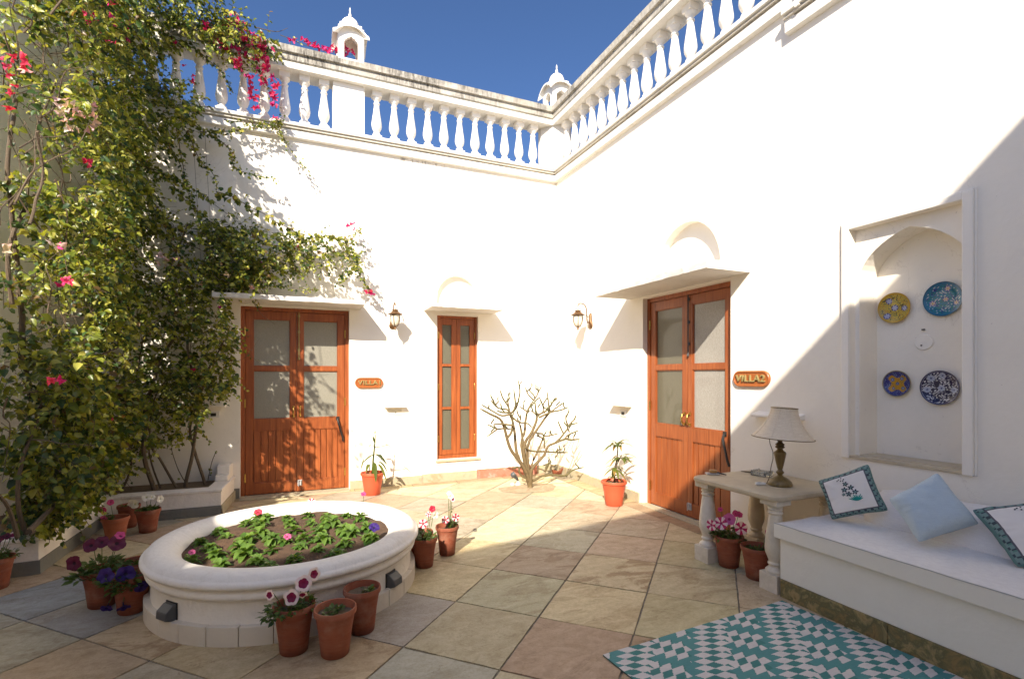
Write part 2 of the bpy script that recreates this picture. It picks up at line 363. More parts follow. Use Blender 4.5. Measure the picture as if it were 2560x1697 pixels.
# ---------------------------------------------------------------- leaf clouds
LV = np.array([(0,0,0),(-.36,.28,.14),(-.28,.66,.13),(0,1,-.16),(.28,.66,.13),(.36,.28,.14),(0,.45,.0)], np.float32)
LF = [(0,6,2,1),(6,3,2),(0,5,4,6),(6,4,3)]
LV2 = np.array([(0,0,0),(-.22,.25,.05),(-.26,.6,.05),(0,1,-.12),(.26,.6,.05),(.22,.25,.05),(0,.45,-.02)], np.float32)
def leaf_mesh(name, mat, P, D, N, S, C, parent=None, tmpl=LV, off=(0,0,0)):
    P = np.asarray(P, np.float32)-np.asarray(off, np.float32); D = np.asarray(D, np.float32); N = np.asarray(N, np.float32); S = np.asarray(S, np.float32); C = np.asarray(C, np.float32)
    D /= np.linalg.norm(D, axis=1, keepdims=True)+1e-9; X = np.cross(D, N); X /= np.linalg.norm(X, axis=1, keepdims=True)+1e-9; Z = np.cross(X, D)
    V = P[:,None]+S[:,None,None]*(tmpl[None,:,0:1]*X[:,None]+tmpl[None,:,1:2]*D[:,None]+tmpl[None,:,2:3]*Z[:,None])
    n = len(P); k = len(tmpl); me = bpy.data.meshes.new(name)
    ls = np.concatenate([np.array(f) for f in LF]); tot = np.tile([len(f) for f in LF], n)
    loops = (np.arange(n)[:,None]*k+ls[None]).ravel()
    me.vertices.add(n*k); me.vertices.foreach_set('co', V.reshape(-1).astype(np.float32))
    me.loops.add(len(loops)); me.loops.foreach_set('vertex_index', loops.astype(np.int32))
    me.polygons.add(len(tot)); st = np.concatenate([[0], np.cumsum(tot)[:-1]]); me.polygons.foreach_set('loop_start', st.astype(np.int32)); me.polygons.foreach_set('loop_total', tot.astype(np.int32))
    me.update(calc_edges=True); me.validate()
    ca = me.color_attributes.new('Col', 'FLOAT_COLOR', 'CORNER'); arr = np.ones((len(loops),4), np.float32); arr[:,:3] = np.repeat(C, len(ls), axis=0); ca.data.foreach_set('color', arr.ravel())
    me.materials.append(mat); me.polygons.foreach_set('use_smooth', np.ones(len(tot), bool))
    ob = bpy.data.objects.new(name, me); COL.objects.link(ob); ob.location = (0,0,0) if parent else off
    if parent: ob.parent = parent
    return ob
class Leaves:
    def __init__(s): s.P=[]; s.D=[]; s.N=[]; s.S=[]; s.C=[]
    def add(s, p, d, n, size, c): s.P.append(tuple(p)); s.D.append(tuple(d)); s.N.append(tuple(n)); s.S.append(size); s.C.append(c[:3])
    def build(s, name, mat, parent=None, tmpl=LV, off=(0,0,0)): return leaf_mesh(name, mat, s.P, s.D, s.N, s.S, s.C, parent, tmpl, off) if s.P else None
def rv(r=rnd): return Vector((r.gauss(0,1), r.gauss(0,1), r.gauss(0,1))).normalized()
def green(r=rnd, warm=0.0):
    a = r.random(); b = r.random()
    c = Vector((.060,.100,.014)).lerp(Vector((.285,.300,.038)), a**1.15)
    if b < .13: c = Vector((.42,.40,.08))
    elif b > .985: c = Vector((.16,.10,.03))
    elif b > .8: c = Vector((.040,.080,.022))
    return tuple(c*(.8+.4*r.random()))
# ================================================================ THE L-SHAPED VILLA
villa = thing('white_villa', 'white plastered villa with balustraded roof, two wooden doors and a narrow window', 'building')
RW = R(-90)
def side(ob, w):
    if w == 'R': ob.rotation_euler = (0, 0, RW)
    return ob
D1 = rect(-4.24, -3.0, 0, 2.29); D2 = rect(2.088, 3.354, 0, 2.325); WN = rect(-1.845, -1.25, .30, 2.29)
A1 = arch(-3.63, .92, 2.45, 2.50, 2.97); A2 = arch(2.775, .92, 2.45, 2.50, 3.005); AW = arch(-1.55, .60, 2.45, 2.52, 2.845)
# back wall
mb = MB().use(M['wall'])
vs, fs = sheet(rect(-9, 0, -.3, 4.40), [D1, WN, A1, AW], 0); mb.add(vs, fs)
reveal(mb, D1, 0, .14, True); reveal(mb, WN, 0, .14, True); reveal(mb, A1, 0, .095, True); reveal(mb, AW, 0, .075, True)
mb.add([(-9,.4,-.3),(.4,.4,-.3),(.4,.4,4.45),(-9,.4,4.45)], [(0,1,2,3)]); mb.add([(-9,0,4.45),(.4,0,4.45),(.4,.4,4.45),(-9,.4,4.45)], [(0,1,2,3)])
mb.build('wall', villa)
# right wall, with the arched niche
NR = rect(4.434, 5.10, .887, 2.488); NA = arch(4.7815, .637, .889, 2.14, 2.428, 22, .28)
mb = MB().use(M['wall'])
vs, fs = sheet(rect(0, 9.2, -.3, 4.40), [D2, A2, NR], 0); mb.add(vs, fs)
reveal(mb, D2, 0, .14, True); reveal(mb, A2, 0, .10, True); reveal(mb, NR, 0, .055)
hd = [p for p in NA[2:]]                                              # arch head, right to left
def fan(p, q): mb.add([(p[0], .055, p[1]), (q[0], .055, q[1]), (q[0], .055, 2.488), (p[0], .055, 2.488)], [(0,1,2,3)])
for p, q in zip(hd, hd[1:]): fan(p, q)
mb.add([(4.434,.055,.887),(4.463,.055,.887),(4.463,.055,2.488),(4.434,.055,2.488)], [(0,1,2,3)])
if hd[0][0] < 5.0999: pass
mb.add([(5.10,.055,.887),(5.103,.055,.887),(5.103,.055,2.488),(5.10,.055,2.488)], [(0,1,2,3)])
reveal(mb, NA, .055, .25, True)
mb.add([(0,.4,-.3),(9.2,.4,-.3),(9.2,.4,4.45),(0,.4,4.45)], [(0,1,2,3)]); mb.add([(0,0,4.452),(9.2,0,4.452),(9.2,.4,4.452),(0,.4,4.452)], [(0,1,2,3)])
side(mb.build('wall', villa), 'R')
# niche surround
mb = MB().use(M['smooth_white'])
for x0, x1, z0, z1, p in ((4.382, 4.434, .868, 2.533, .022), (5.10, 5.155, .868, 2.533, .022), (4.434, 5.10, 2.488, 2.533, .0215), (4.370, 4.382, .868, 2.545, .010), (5.155, 5.168, .868, 2.545, .010), (4.382, 5.155, 2.533, 2.545, .0098)):
    mb.box((x0, -p, z0), (x1, .001 if p > .012 else .0005, z1))
nf = side(mb.build('niche_frame', villa, bevel=.006), 'R')
mb = MB().use(M['table_stone']); mb.box((4.4345, -.012, .868), (5.0995, .0545, .8885)); mb.box((4.464, .0545, .87), (5.102, .2495, .8935))
side(mb.build('niche_sill', villa, bevel=.003), 'R')
# cornice under the roof
def cprof(dz): return [(-.02, 4.366+dz), (.030, 4.367+dz), (.040, 4.369+dz), (.052, 4.374+dz), (.055, 4.455+dz)]
def gprof(dz): return [(.055, 4.455+dz), (.042, 4.458+dz), (.042, 4.470+dz), (.074, 4.475+dz), (.074, 4.487+dz), (.060, 4.491+dz), (.060, 4.499+dz)]
def tprof(dz): return [(.060, 4.499+dz), (.095, 4.505+dz), (.097, 4.541+dz), (-.3, 4.541+dz)]
mb = MB(); P_ = [(0,-3.95),(0,0),(-9,0)]; P2 = [(0,-9.2),(0,-3.95)]
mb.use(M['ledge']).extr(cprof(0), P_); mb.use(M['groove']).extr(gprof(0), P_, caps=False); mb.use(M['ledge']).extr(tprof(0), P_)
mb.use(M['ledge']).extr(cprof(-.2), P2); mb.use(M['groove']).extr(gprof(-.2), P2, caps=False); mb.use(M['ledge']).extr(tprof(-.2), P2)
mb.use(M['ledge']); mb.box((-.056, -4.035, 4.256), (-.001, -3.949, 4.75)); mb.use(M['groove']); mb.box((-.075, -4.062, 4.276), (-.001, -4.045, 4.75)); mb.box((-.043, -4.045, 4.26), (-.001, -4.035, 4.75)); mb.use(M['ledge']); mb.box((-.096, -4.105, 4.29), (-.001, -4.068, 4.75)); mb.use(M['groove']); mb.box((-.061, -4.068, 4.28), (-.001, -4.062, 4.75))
mb.build('cornice', villa)
# balustrade
mb = MB(); PR = [(0,-6.2),(0,0),(-9,0)]
mb.use(M['rail']).extr([(-.17,5.168),(.13,5.168),(.132,5.24),(.098,5.246),(.098,5.262)], PR)
mb.use(M['stained']).extr([(.098,5.262),(.128,5.270),(.120,5.346)], PR, caps=False)
mb.use(M['stained']).extr([(.120,5.346),(.152,5.352),(.155,5.43),(-.19,5.432),(-.19,5.35),(-.17,5.34),(-.17,5.168)], PR)
bal = mb.build('balustrade', villa)
bprof = [(.036,.05),(.05,.055),(.052,.075),(.044,.088),(.034,.096),(.036,.11),(.046,.125),(.060,.155),(.066,.19),(.065,.22),(.058,.27),(.046,.35),(.037,.42),(.032,.465),(.041,.470),(.041,.482),(.031,.487),(.031,.51),(.040,.52),(.056,.545),(.058,.56)]
mb = MB().use(M['smooth_white']); mb.box((-.060,-.060,0), (.060,.060,.05)); mb.lathe(bprof, 14); mb.box((-.060,-.060,.56), (.060,.060,.63))
b0 = mb.build('baluster', bal, smooth=True, angle=40); first = True
spots = [(-.383-.2270*i, .02) for i in range(11)]+[(-3.303-.2262*i, .02) for i in range(11)]+[(.02, -.30-.2295*i) for i in range(16)]
for x, y in spots:
    o = b0 if first else b0.copy()
    if not first: COL.objects.link(o); o.parent = bal
    first = False; o.location = (x, y, 4.541)
mb = MB().use(M['smooth_white']); mb.box((-3.20, -.055, 4.5415), (-2.815, .12, 5.1675)); mb.build('pier', bal, bevel=.006)
mb = MB().use(M['canopy']); mb.prism([(-.245,.12),(-.245,.02),(.02,-.245),(.12,-.245),(.12,.12)], 4.5415, 5.1675); mb.build('pier', bal, bevel=.006)
mb = MB().use(M['smooth_white']); mb.box((-.05, -4.75, 4.342), (.15, -4.0, 5.1675)); mb.build('pier', bal)
# canopies
def canopy(x0, x1, d, z0, h, w):
    mb = MB().use(M['canopy']); n = 24; r = random.Random(int(x0*100)); vs = []
    for i in range(n+1):
        x = x0+(x1-x0)*i/n; j = lambda k: r.uniform(-k, k)
        vs += [(x, .002, z0), (x, -d+j(.003), z0+j(.003)), (x, -d+j(.004), z0+h+j(.004)), (x, .002, z0+h+.035)]
    fs = []
    for i in range(n):
        for a in range(4): fs.append((i*4+a, (i+1)*4+a, (i+1)*4+(a+1) % 4, i*4+(a+1) % 4))
    mb.add(vs, fs); mb.add(vs[:4], [(0,1,2,3)]); mb.add(vs[-4:], [(3,2,1,0)])
    return side(mb.build('canopy', villa, bevel=.004), w)
canopy(-4.47, -2.86, .46, 2.312, .055, 'B'); canopy(-2.03, -1.035, .45, 2.338, .045, 'B'); canopy(1.865, 3.57, .49, 2.350, .062, 'R')
# skirtings
def skirt(mat, x0, x1, h, w, p=.014):
    mb = MB().use(M[mat]); n = max(2, int((x1-x0)/.05)); r = random.Random(int(x0*77)+5)
    vs = []
    for i in range(n+1):
        x = x0+(x1-x0)*i/n; vs += [(x,-p,-.02),(x,-p-r.uniform(0,.003),h+r.uniform(-.004,.004)),(x,.001,h+r.uniform(-.003,.003))]
    fs = [(i*3+a,(i+1)*3+a,(i+1)*3+a+1,i*3+a+1) for i in range(n) for a in range(2)]
    mb.add(vs, fs); mb.add(vs[:3], [(0,1,2)]); mb.add(vs[-3:], [(2,1,0)]); return side(mb.build('skirting', villa), w)
skirt('skirt_sand', -2.99, -2.06, .105, 'B'); skirt('skirt_sand', -2.055, -1.27, .118, 'B'); skirt('skirt_red', -1.265, -.33, .125, 'B', .02); skirt('skirt_sand', -.325, -.016, .12, 'B')
skirt('skirt_sand', .016, .95, .12, 'R'); skirt('skirt_sand', .955, 2.03, .112, 'R'); skirt('skirt_slate', -4.345, -4.245, .118, 'B'); skirt('skirt_sand', 3.42, 4.40, .08, 'R')
mb = MB().use(M['table_stone']); mb.box((-1.87, -.03, .272), (-1.22, .06, .299)); mb.build('window_sill', villa, bevel=.004)

# ---------------------------------------------------------------- joinery
def door(W, H, x0, w, handle_dark=False, panes=('pane','pane','pane','pane')):
    Y = .06
    def B(mb, xa, xb, za, zb, y0, y1): mb.box((x0+xa, Y+y0, za), (x0+xb, Y+y1, zb))
    mb = MB().use(M['wood'])                                     # the outer frame is the part itself
    B(mb, 0, .045, .0, H, 0, .075); B(mb, W-.045, W, 0, H, 0, .075); B(mb, .045, W-.045, H-.045, H, .001, .075)
    fr = side(mb.build('door', villa, bevel=.003), w)
    c = W/2; zp = [(H-.145, .72+.85), (1.515, .925)]            # glass bands
    for s in (0, 1):
        a, b = (.049, c-.002) if s == 0 else (c+.002, W-.049)
        o_, i_ = .085, .072
        l, r_ = (a+o_, b-i_) if s == 0 else (a+i_, b-o_)
        mb = MB().use(M['wood'])
        B(mb, a, l, .014, H-.049, .012, .052); B(mb, r_, b, .014, H-.049, .012, .052)
        B(mb, l, r_, H-.145, H-.049, .0125, .052); B(mb, l, r_, 1.515, 1.57, .0125, .052); B(mb, l, r_, .785, .925, .0125, .052); B(mb, l, r_, .014, .15, .0125, .052)
        n = 5 if s == 0 else 6; pw = (r_-l)/n
        for k in range(n): B(mb, l+pw*k+.004, l+pw*(k+1)-.004, .15, .785, .024+.001*(k % 2), .045)
        B(mb, l, r_, .15, .785, .040, .044)
        for (z0, z1) in ((1.57, H-.145), (.925, 1.515)):          # glazing beads
            B(mb, l, l+.009, z0, z1, .018, .04); B(mb, r_-.009, r_, z0, z1, .018, .04); B(mb, l+.009, r_-.009, z0, z0+.009, .0185, .04); B(mb, l+.009, r_-.009, z1-.009, z1, .0185, .04)
        B(mb, l, r_, .15, .158, .016, .03); B(mb, l, r_, .777, .785, .016, .03)
        lf = mb.build('door_leaf', fr, bevel=.0025)
        for k, (z0, z1) in enumerate(((1.57, H-.145), (.925, 1.515))):
            mb = MB().use(M[panes[s*2+k]]); B(mb, l+.002, r_-.002, z0+.002, z1-.002, .030, .036); mb.build('glass_pane', fr)
        hx = .047 if s == 0 else W-.047
        for hz in (H-.30, 1.12, .22):
            mb = MB().use(M['brass']); mb.lathe([(.006,-.052),(.008,-.05),(.008,.05),(.006,.052)], 8, (x0+hx, Y+.001, hz))
            for q in (-.035, 0, .035): mb.lathe([(.010,-.006),(.010,.006)], 8, (x0+hx, Y+.001, hz+q))
            mb.build('hinge', fr, smooth=True)
        sx = c-.038 if s == 0 else c+.038
        mb = MB().use(M['black' if handle_dark and s == 9 else 'brass']); q = x0+sx; f = Y+.012
        mb.tube([(q, f+.002, .955), (q, f-.03, .965), (q, f-.042, .99), (q, f-.042, 1.03), (q, f-.03, 1.055), (q, f+.002, 1.065)], [.007,.008,.0085,.0085,.008,.007], 8)
        for z in (.955, 1.065): mb.lathe([(.013,-.013),(.013,.013)], 10, (q, f-.002, z))
        mb.build('handle', fr, smooth=True)
    mb = MB().use(M['dark_grey' if handle_dark else 'gold']); q = x0+c+.026; f = Y+.011
    mb.tube([(q, f-.012, H-.045), (q, f-.012, 1.67)], .006, 8); mb.lathe([(.012,-.012),(.014,0),(.012,.012)], 10, (q, f-.014, 1.665))
    for z in (H-.09, 2.0, 1.78): mb.box((q-.014, f-.008, z-.015), (q+.014, f+.001, z+.015))
    mb.build('bolt', fr, smooth=True)
    mb = MB().use(M['black']); pts = [(x0+W-.135, f-.012, .905), (x0+W-.13, f-.03, .86), (x0+W-.105, f-.028, .76), (x0+W-.075, f-.03, .66), (x0+W-.07, f-.014, .615)]
    mb.tube(pts, [.012,.013,.011,.012,.012], 8); mb.box((x0+W-.155, f-.006, .885), (x0+W-.115, f+.002, .93)); mb.build('door_spring', fr, smooth=True)
    mb = MB().use(M['grey_plastic']); q = x0+c+.035; mb.box((q-.026, f-.006, .085), (q+.026, f+.001, .155)); mb.tube([(q-.015, f-.016, .075), (q-.015, f-.016, .15), (q+.012, f-.016, .15), (q+.012, f-.016, .10)], .006, 6); mb.build('latch', fr)
    return fr
door(1.24, 2.29, -4.24, 'B', False, ('pane','pane','pane','pane'))
door(1.266, 2.325, 2.088, 'R', True, ('pane_dark','pane_dark','pane_light','pane_light'))
mb = MB().use(M['skirt_sand']); mb.box((-4.24, -.14, -.02), (-3.0, .06, .010)); mb.build('threshold', villa, bevel=.003)
mb = MB().use(M['skirt_sand']); mb.box((2.07, -.06, -.02), (3.37, .06, .009)); side(mb.build('threshold', villa, bevel=.003), 'R')
def window():
    x0, z0, W, H, Y = -1.845, .30, .595, 1.99, .055
    def B(mb, xa, xb, za, zb, y0, y1): mb.box((x0+xa, Y+y0, z0+za), (x0+xb, Y+y1, z0+zb))
    mb = MB().use(M['wood']); B(mb, 0, .034, 0, H, 0, .07); B(mb, W-.034, W, 0, H, 0, .07); B(mb, .034, W-.034, H-.035, H, .001, .07); B(mb, .034, W-.034, 0, .05, .001, .07)
    fr = mb.build('window', villa, bevel=.003); rows = ((.12, .683), (.72, 1.284), (1.32, 1.865)); c = W/2
    for s in (0, 1):
        a, b = (.037, c-.0015) if s == 0 else (c+.0015, W-.037); l, r_ = (.091, .224) if s == 0 else (.355, .49)
        mb = MB().use(M['wood']); B(mb, a, l, .053, H-.038, .012, .05); B(mb, r_, b, .053, H-.038, .012, .05)
        for za, zb in ((.053, .12), (.683, .72), (1.284, 1.32), (1.865, H-.038)): B(mb, l, r_, za, zb, .0125, .05)
        mb.build('window_leaf', fr, bevel=.0025)
        for za, zb in rows:
            mb = MB().use(M['pane_dark']); B(mb, l+.001, r_-.001, za+.001, zb-.001, .032, .038); mb.build('glass_pane', fr)
        hx = .036 if s == 0 else W-.036
        for hz in (1.72, 1.0, .28):
            mb = MB().use(M['brass']); mb.lathe([(.005,-.045),(.006,-.043),(.006,.043),(.005,.045)], 8, (x0+hx, Y+.001, z0+hz)); mb.build('hinge', fr, smooth=True)
window()

# ---------------------------------------------------------------- rooftop kiosks
def kiosk(name, label, loc):
    t = thing(name, label, 'kiosk', loc, 0, 'domed rooftop kiosks')
    w, h = .155, .40
    for q in range(4):
        rot = Matrix.Rotation(q*PI/2, 4, 'Z'); mb = MB().use(M['smooth_white'])
        hole = [(-.085, .0), (.085, .0), (.085, .20), (.075, .225), (.06, .235), (.045, .255), (.02, .265), (0, .285), (-.02, .265), (-.045, .255), (-.06, .235), (-.075, .225), (-.085, .20)]
        hole = [(x, z+.001) for x, z in hole]
        vs, fs = sheet(rect(-w, w, -.02, h), [hole], -w); mb.add([rot @ v for v in vs], fs)
        n = len(hole); vv = [rot @ Vector((x, -w, z)) for x, z in hole]+[rot @ Vector((x, -w+.05, z)) for x, z in hole]
        mb.add(vv, [(i, (i+1) % n, n+(i+1) % n, n+i) for i in range(n)])
        vs, fs = sheet(rect(-w+.05, w-.05, -.02, h), [hole], -w+.05); mb.add([rot @ v for v in vs], fs)
        mb.build('arched_side', t)
    # drooping curved eave
    mb = MB().use(M['smooth_white'])
    for q in range(4):
        rot = Matrix.Rotation(q*PI/2, 4, 'Z'); vs = []; n = 12
        for i in range(n+1):
            u = -1+2*i/n; zc = .385-.125*abs(u)**2.2; e = .215; f = .15
            for (o, dz) in ((e, 0), (e, .022), (f, .055), (f, .03)): vs.append(rot @ Vector((u*o, -o, zc+dz-(0 if o == f else .012))))
        mb.add(vs, [(i*4+a, (i+1)*4+a, (i+1)*4+(a+1) % 4, i*4+(a+1) % 4) for i in range(n) for a in range(4)])
    mb.build('eave', t, smooth=True)
    mb = MB().use(M['smooth_white']); mb.box((-.135,-.135,.37), (.135,.135,.455)); mb.build('dome_base', t, bevel=.006)
    mb = MB().use(M['smooth_white']); mb.lathe([(.118,.455),(.124,.462),(.124,.478),(.112,.484),(.114,.50),(.108,.53),(.092,.56),(.066,.585),(.036,.598),(.022,.602)], 20); d = mb.build('dome', t, smooth=True)
    mb = MB().use(M['smooth_white']); mb.lathe([(.024,.598),(.026,.606),(.014,.615),(.020,.63),(.022,.645),(.014,.66),(.008,.69),(.011,.70),(.010,.72),(.003,.745),(0,.748)], 12); mb.build('finial', t, smooth=True)
    mb = MB().use(M['frost']); mb.lathe([(0,.30),(.02,.305),(.028,.325),(.02,.345),(.005,.35),(.005,.39)], 12); mb.build('hanging_bulb', t, smooth=True)
    return t
kiosk('rooftop_kiosk', 'small white domed kiosk with magenta bougainvillea at its foot on the roof rail', (-2.99, -.0, 5.432))
kiosk('rooftop_kiosk', 'small white domed kiosk on the roof rail above the inner corner of the courtyard', (.02, .02, 5.434))

# ---------------------------------------------------------------- walls out of the lens that close the court and cast its shade
mb = MB().use(M['wall']); mb.prism([(-9.4,-1.16),(-6.05,-1.16),(-5.65,-.002),(-9.4,-.002)], -.3, 5.3); tag(mb.build('wing_wall'), 'white plastered wing wall behind the dense bougainvillea on the left', 'wall')
SUN = Vector((.73, 1, -.88))
mb = MB().use(M['wall'])
H_ = 5.45; tt = H_/.88; B0 = Vector((0,-2.37,0))-SUN*tt
e1 = Vector((-1, -.174)); e2 = Vector((1, .105)); b = Vector((B0.x, B0.y)); p1 = b+e1*6.3; p2 = b+e2*7.2
mb.prism([(p1.x,p1.y),(p1.x,p1.y-.4),(b.x,b.y-.4),(p2.x,p2.y-.4),(p2.x,p2.y),(b.x,b.y)], -.3, H_); tag(mb.build('opposite_wall'), 'tall white wall behind the viewpoint whose top throws the long diagonal shadow', 'wall')
mb = MB().use(M['wall']); mb.box((-6.8, -6.9, -.3), (-6.4, -2.05, 3.05)); mb.box((-6.8, -2.049, -.3), (-6.4, -1.165, 1.25)); mb.box((-6.8, -9.4, -.3), (-6.4, -6.901, 1.25)); tag(mb.build('boundary_wall'), 'low white wall along the left side of the court shading the raised bed', 'wall')

# ================================================================ PAVING
def clip(poly, a, b, c):                                             # keep a*x+b*y <= c
    out = []
    for i in range(len(poly)):
        p, q = poly[i], poly[(i+1) % len(poly)]; dp = a*p[0]+b*p[1]-c; dq = a*q[0]+b*q[1]-c
        if dp <= 0: out.append(p)
        if dp*dq < 0: s = dp/(dp-dq); out.append((p[0]+(q[0]-p[0])*s, p[1]+(q[1]-p[1])*s))
    return out
mb = MB().use(M['grout']); mb.add([(-9,-10,-.006),(.0,-10,-.006),(0,0,-.006),(-9,0,-.006)], [(0,1,2,3)]); tag(mb.build('paving_bed'), kind='structure')
mb = MB().use(M['ground']); mb.add([(-400,-400,-.06),(400,-400,-.06),(400,400,-.06),(-400,400,-.06)], [(0,1,2,3)]); tag(mb.build('ground'), kind='structure')
PAL = [srgb(c)[:3] for c in ((196,178,140),(186,170,134),(182,160,130),(190,178,146),(172,166,138),(176,152,124),(200,184,142),(168,158,138))]
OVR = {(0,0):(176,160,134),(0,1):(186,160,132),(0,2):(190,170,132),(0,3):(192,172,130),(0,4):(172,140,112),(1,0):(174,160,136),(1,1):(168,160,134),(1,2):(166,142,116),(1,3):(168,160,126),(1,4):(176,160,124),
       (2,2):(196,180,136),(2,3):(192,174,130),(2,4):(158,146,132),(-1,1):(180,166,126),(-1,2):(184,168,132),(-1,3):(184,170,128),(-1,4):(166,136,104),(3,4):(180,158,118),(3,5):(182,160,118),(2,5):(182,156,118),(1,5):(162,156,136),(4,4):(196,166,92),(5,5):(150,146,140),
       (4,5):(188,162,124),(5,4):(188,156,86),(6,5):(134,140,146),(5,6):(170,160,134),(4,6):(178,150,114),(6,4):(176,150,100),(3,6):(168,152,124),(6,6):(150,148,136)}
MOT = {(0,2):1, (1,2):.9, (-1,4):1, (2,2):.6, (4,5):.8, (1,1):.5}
mb = MB().use(M['tiles']); mot = []; q2 = 1/math.sqrt(2); r = random.Random(3); nt = 0
def border_tiles(x0, x1, ys):
    pass
for k in range(-4, 22):
    for m in range(-3, 20):
        u1 = 1.82-.563*k; u0 = u1-.563; v1 = -2.12-.592*m; v0 = v1-.592; g = .0040
        g2 = lambda: g+r.uniform(-.0012, .0018)
        uv = [(u0+g2(), v0+g2()), (u1-g2(), v0+g2()), (u1-g2(), v1-g2()), (u0+g2(), v1-g2())]
        po = [((u+v)*q2, (v-u)*q2) for u, v in uv]
        po = clip(po, 1, 0, -.225); po = clip(po, 0, 1, -.17); po = clip(po, -1, 0, 8.5); po = clip(po, 0, -1, 9.5)
        if len(po) < 3: continue
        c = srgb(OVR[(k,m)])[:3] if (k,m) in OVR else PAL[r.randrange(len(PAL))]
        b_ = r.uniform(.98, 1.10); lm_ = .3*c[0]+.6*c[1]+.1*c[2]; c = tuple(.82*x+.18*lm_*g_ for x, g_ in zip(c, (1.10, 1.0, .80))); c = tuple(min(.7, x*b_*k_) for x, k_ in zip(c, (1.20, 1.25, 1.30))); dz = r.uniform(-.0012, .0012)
        rag = []
        for i_ in range(len(po)):
            a_, b2 = po[i_], po[(i_+1) % len(po)]; L_ = math.hypot(b2[0]-a_[0], b2[1]-a_[1]); n_ = max(1, int(L_/.03)); cx0 = sum(p[0] for p in po)/len(po); cy0 = sum(p[1] for p in po)/len(po)
            for q_ in range(n_):
                x_ = a_[0]+(b2[0]-a_[0])*q_/n_; y_ = a_[1]+(b2[1]-a_[1])*q_/n_; w_ = .0035*noise.noise(Vector((x_*9, y_*9, k+m*7)))+.003*noise.noise(Vector((x_*31, y_*31, 2)))-.0015; dl = math.hypot(x_-cx0, y_-cy0); rag.append((x_+(x_-cx0)/dl*w_, y_+(y_-cy0)/dl*w_))
        po = rag
        mb.add([(x, y, dz) for x, y in po], [tuple(range(len(po)))], c); mot.append(MOT.get((k,m), r.choice((0,0,.25,.5))))
        n = len(po); mb.add([(x, y, dz) for x, y in po]+[(x, y, -.006) for x, y in po], [(i, (i+1) % n, n+(i+1) % n, n+i) for i in range(n)], c); mot += [0]*n
y = -.004
while y > -9:                                                       # border slabs along the right wall
    y2 = y-r.uniform(.55, .8); c = tuple(x*.95 for x in PAL[r.randrange(len(PAL))]); mb.add([(-.219,y2+.004,0),(-.004,y2+.004,0),(-.004,y-.004,0),(-.219,y-.004,0)], [(0,1,2,3)], c); mot.append(.4); y = y2
x = -.225
while x > -8.5:
    x2 = x-r.uniform(.5, .8); c = tuple(q*.97 for q in PAL[r.randrange(len(PAL))]); mb.add([(x2+.004,-.164,0),(x-.004,-.164,0),(x-.004,-.004,0),(x2+.004,-.004,0)], [(0,1,2,3)], c); mot.append(.4); x = x2
fl = mb.build('paving'); tag(fl, kind='structure')
ma = fl.data.attributes.new('Mottle', 'FLOAT', 'FACE'); ma.data.foreach_set('value', np.array(mot, np.float32))
# ================================================================ ROUND PLANTER
PC = Vector((-3.653, -2.933, 0))
t = thing('round_planter', 'round white moulded planter full of seedlings in the middle of the court', 'planter', PC)
mb = MB().use(M['planter_white'])
prof = [(.80,.09),(.812,.095),(.812,.225),(.815,.232),(.830,.236),(.842,.248),(.846,.262),(.842,.278),(.832,.288),(.828,.294),(.832,.300),(.850,.302),(.862,.306),(.869,.318),(.868,.334),(.860,.342),(.852,.346),(.848,.350),(.838,.366),(.812,.379),(.775,.385),(.735,.382),(.700,.370),(.672,.352),(.655,.330),(.648,.305),(.645,.26)]
mb.lathe(prof, 96); mb.build('planter_wall', t, smooth=True, angle=50)
mb = MB(); nb = 30; r = random.Random(5)
for i in range(nb):
    a0 = 2*PI*i/nb+.0022; a1 = 2*PI*(i+1)/nb-.0022; pts = [(a0+(a1-a0)*j/4) for j in range(5)]; h = .104+r.uniform(-.002, .002); ro = .846+r.uniform(-.002, .002)
    mb.use(M['base_stone']); mb.prism([(ro*math.cos(a), ro*math.sin(a)) for a in pts]+[(.79*math.cos(a), .79*math.sin(a)) for a in reversed(pts)], -.004, h)
mb.build('tiled_base', t, bevel=.004)
mb = MB().use(M['soil']); rings = 14; seg = 48; vs = [(0,0,.335)]
for i in range(1, rings+1):
    for j in range(seg):
        a = 2*PI*j/seg; q = .66*i/rings; x, y = q*math.cos(a), q*math.sin(a); vs.append((x, y, .318+.026*noise.noise(Vector((x*7, y*7, 1)))+.012*noise.noise(Vector((x*22, y*22, 5)))))
fs = [(0, 1+j, 1+(j+1) % seg) for j in range(seg)]+[(1+(i-1)*seg+j, 1+i*seg+j, 1+i*seg+(j+1) % seg, 1+(i-1)*seg+(j+1) % seg) for i in range(1, rings) for j in range(seg)]
mb.add(vs, fs); mb.build('soil', t, smooth=True)
# bulkhead lights on the planter
def bulkhead(px, py, label):
    d = at(px, py, 2, .135); a = math.atan2(d.y-PC.y, d.x-PC.x); p = PC+Vector((math.cos(a), math.sin(a), 0))*.812
    o = thing('bulkhead_light', label, 'light', (p.x, p.y, .145), a+PI/2, 'bulkhead lights on the round planter')
    mb = MB().use(M['dark_grey']); w = .045
    vs = []
    for x in (-w, w): vs += [(x,.004,-.04),(x,-.018,-.045),(x,-.062,-.030),(x,-.058,.012),(x,-.020,.042),(x,.004,.045)]
    mb.add(vs, [tuple(range(5,-1,-1)), tuple(range(6,12))]+[(i,(i+1)%6,6+(i+1)%6,6+i) for i in range(6)]); mb.build('hood', o, bevel=.004)
    mb = MB().use(M['black']); mb.box((-w-.006,-.004,-.05), (w+.006,.006,.05)); mb.build('back_plate', o, bevel=.002)
bulkhead(428, 1530, 'dark grey hooded light on the left front of the round planter wall')
bulkhead(975, 1450, 'dark grey hooded light on the right side of the round planter wall')

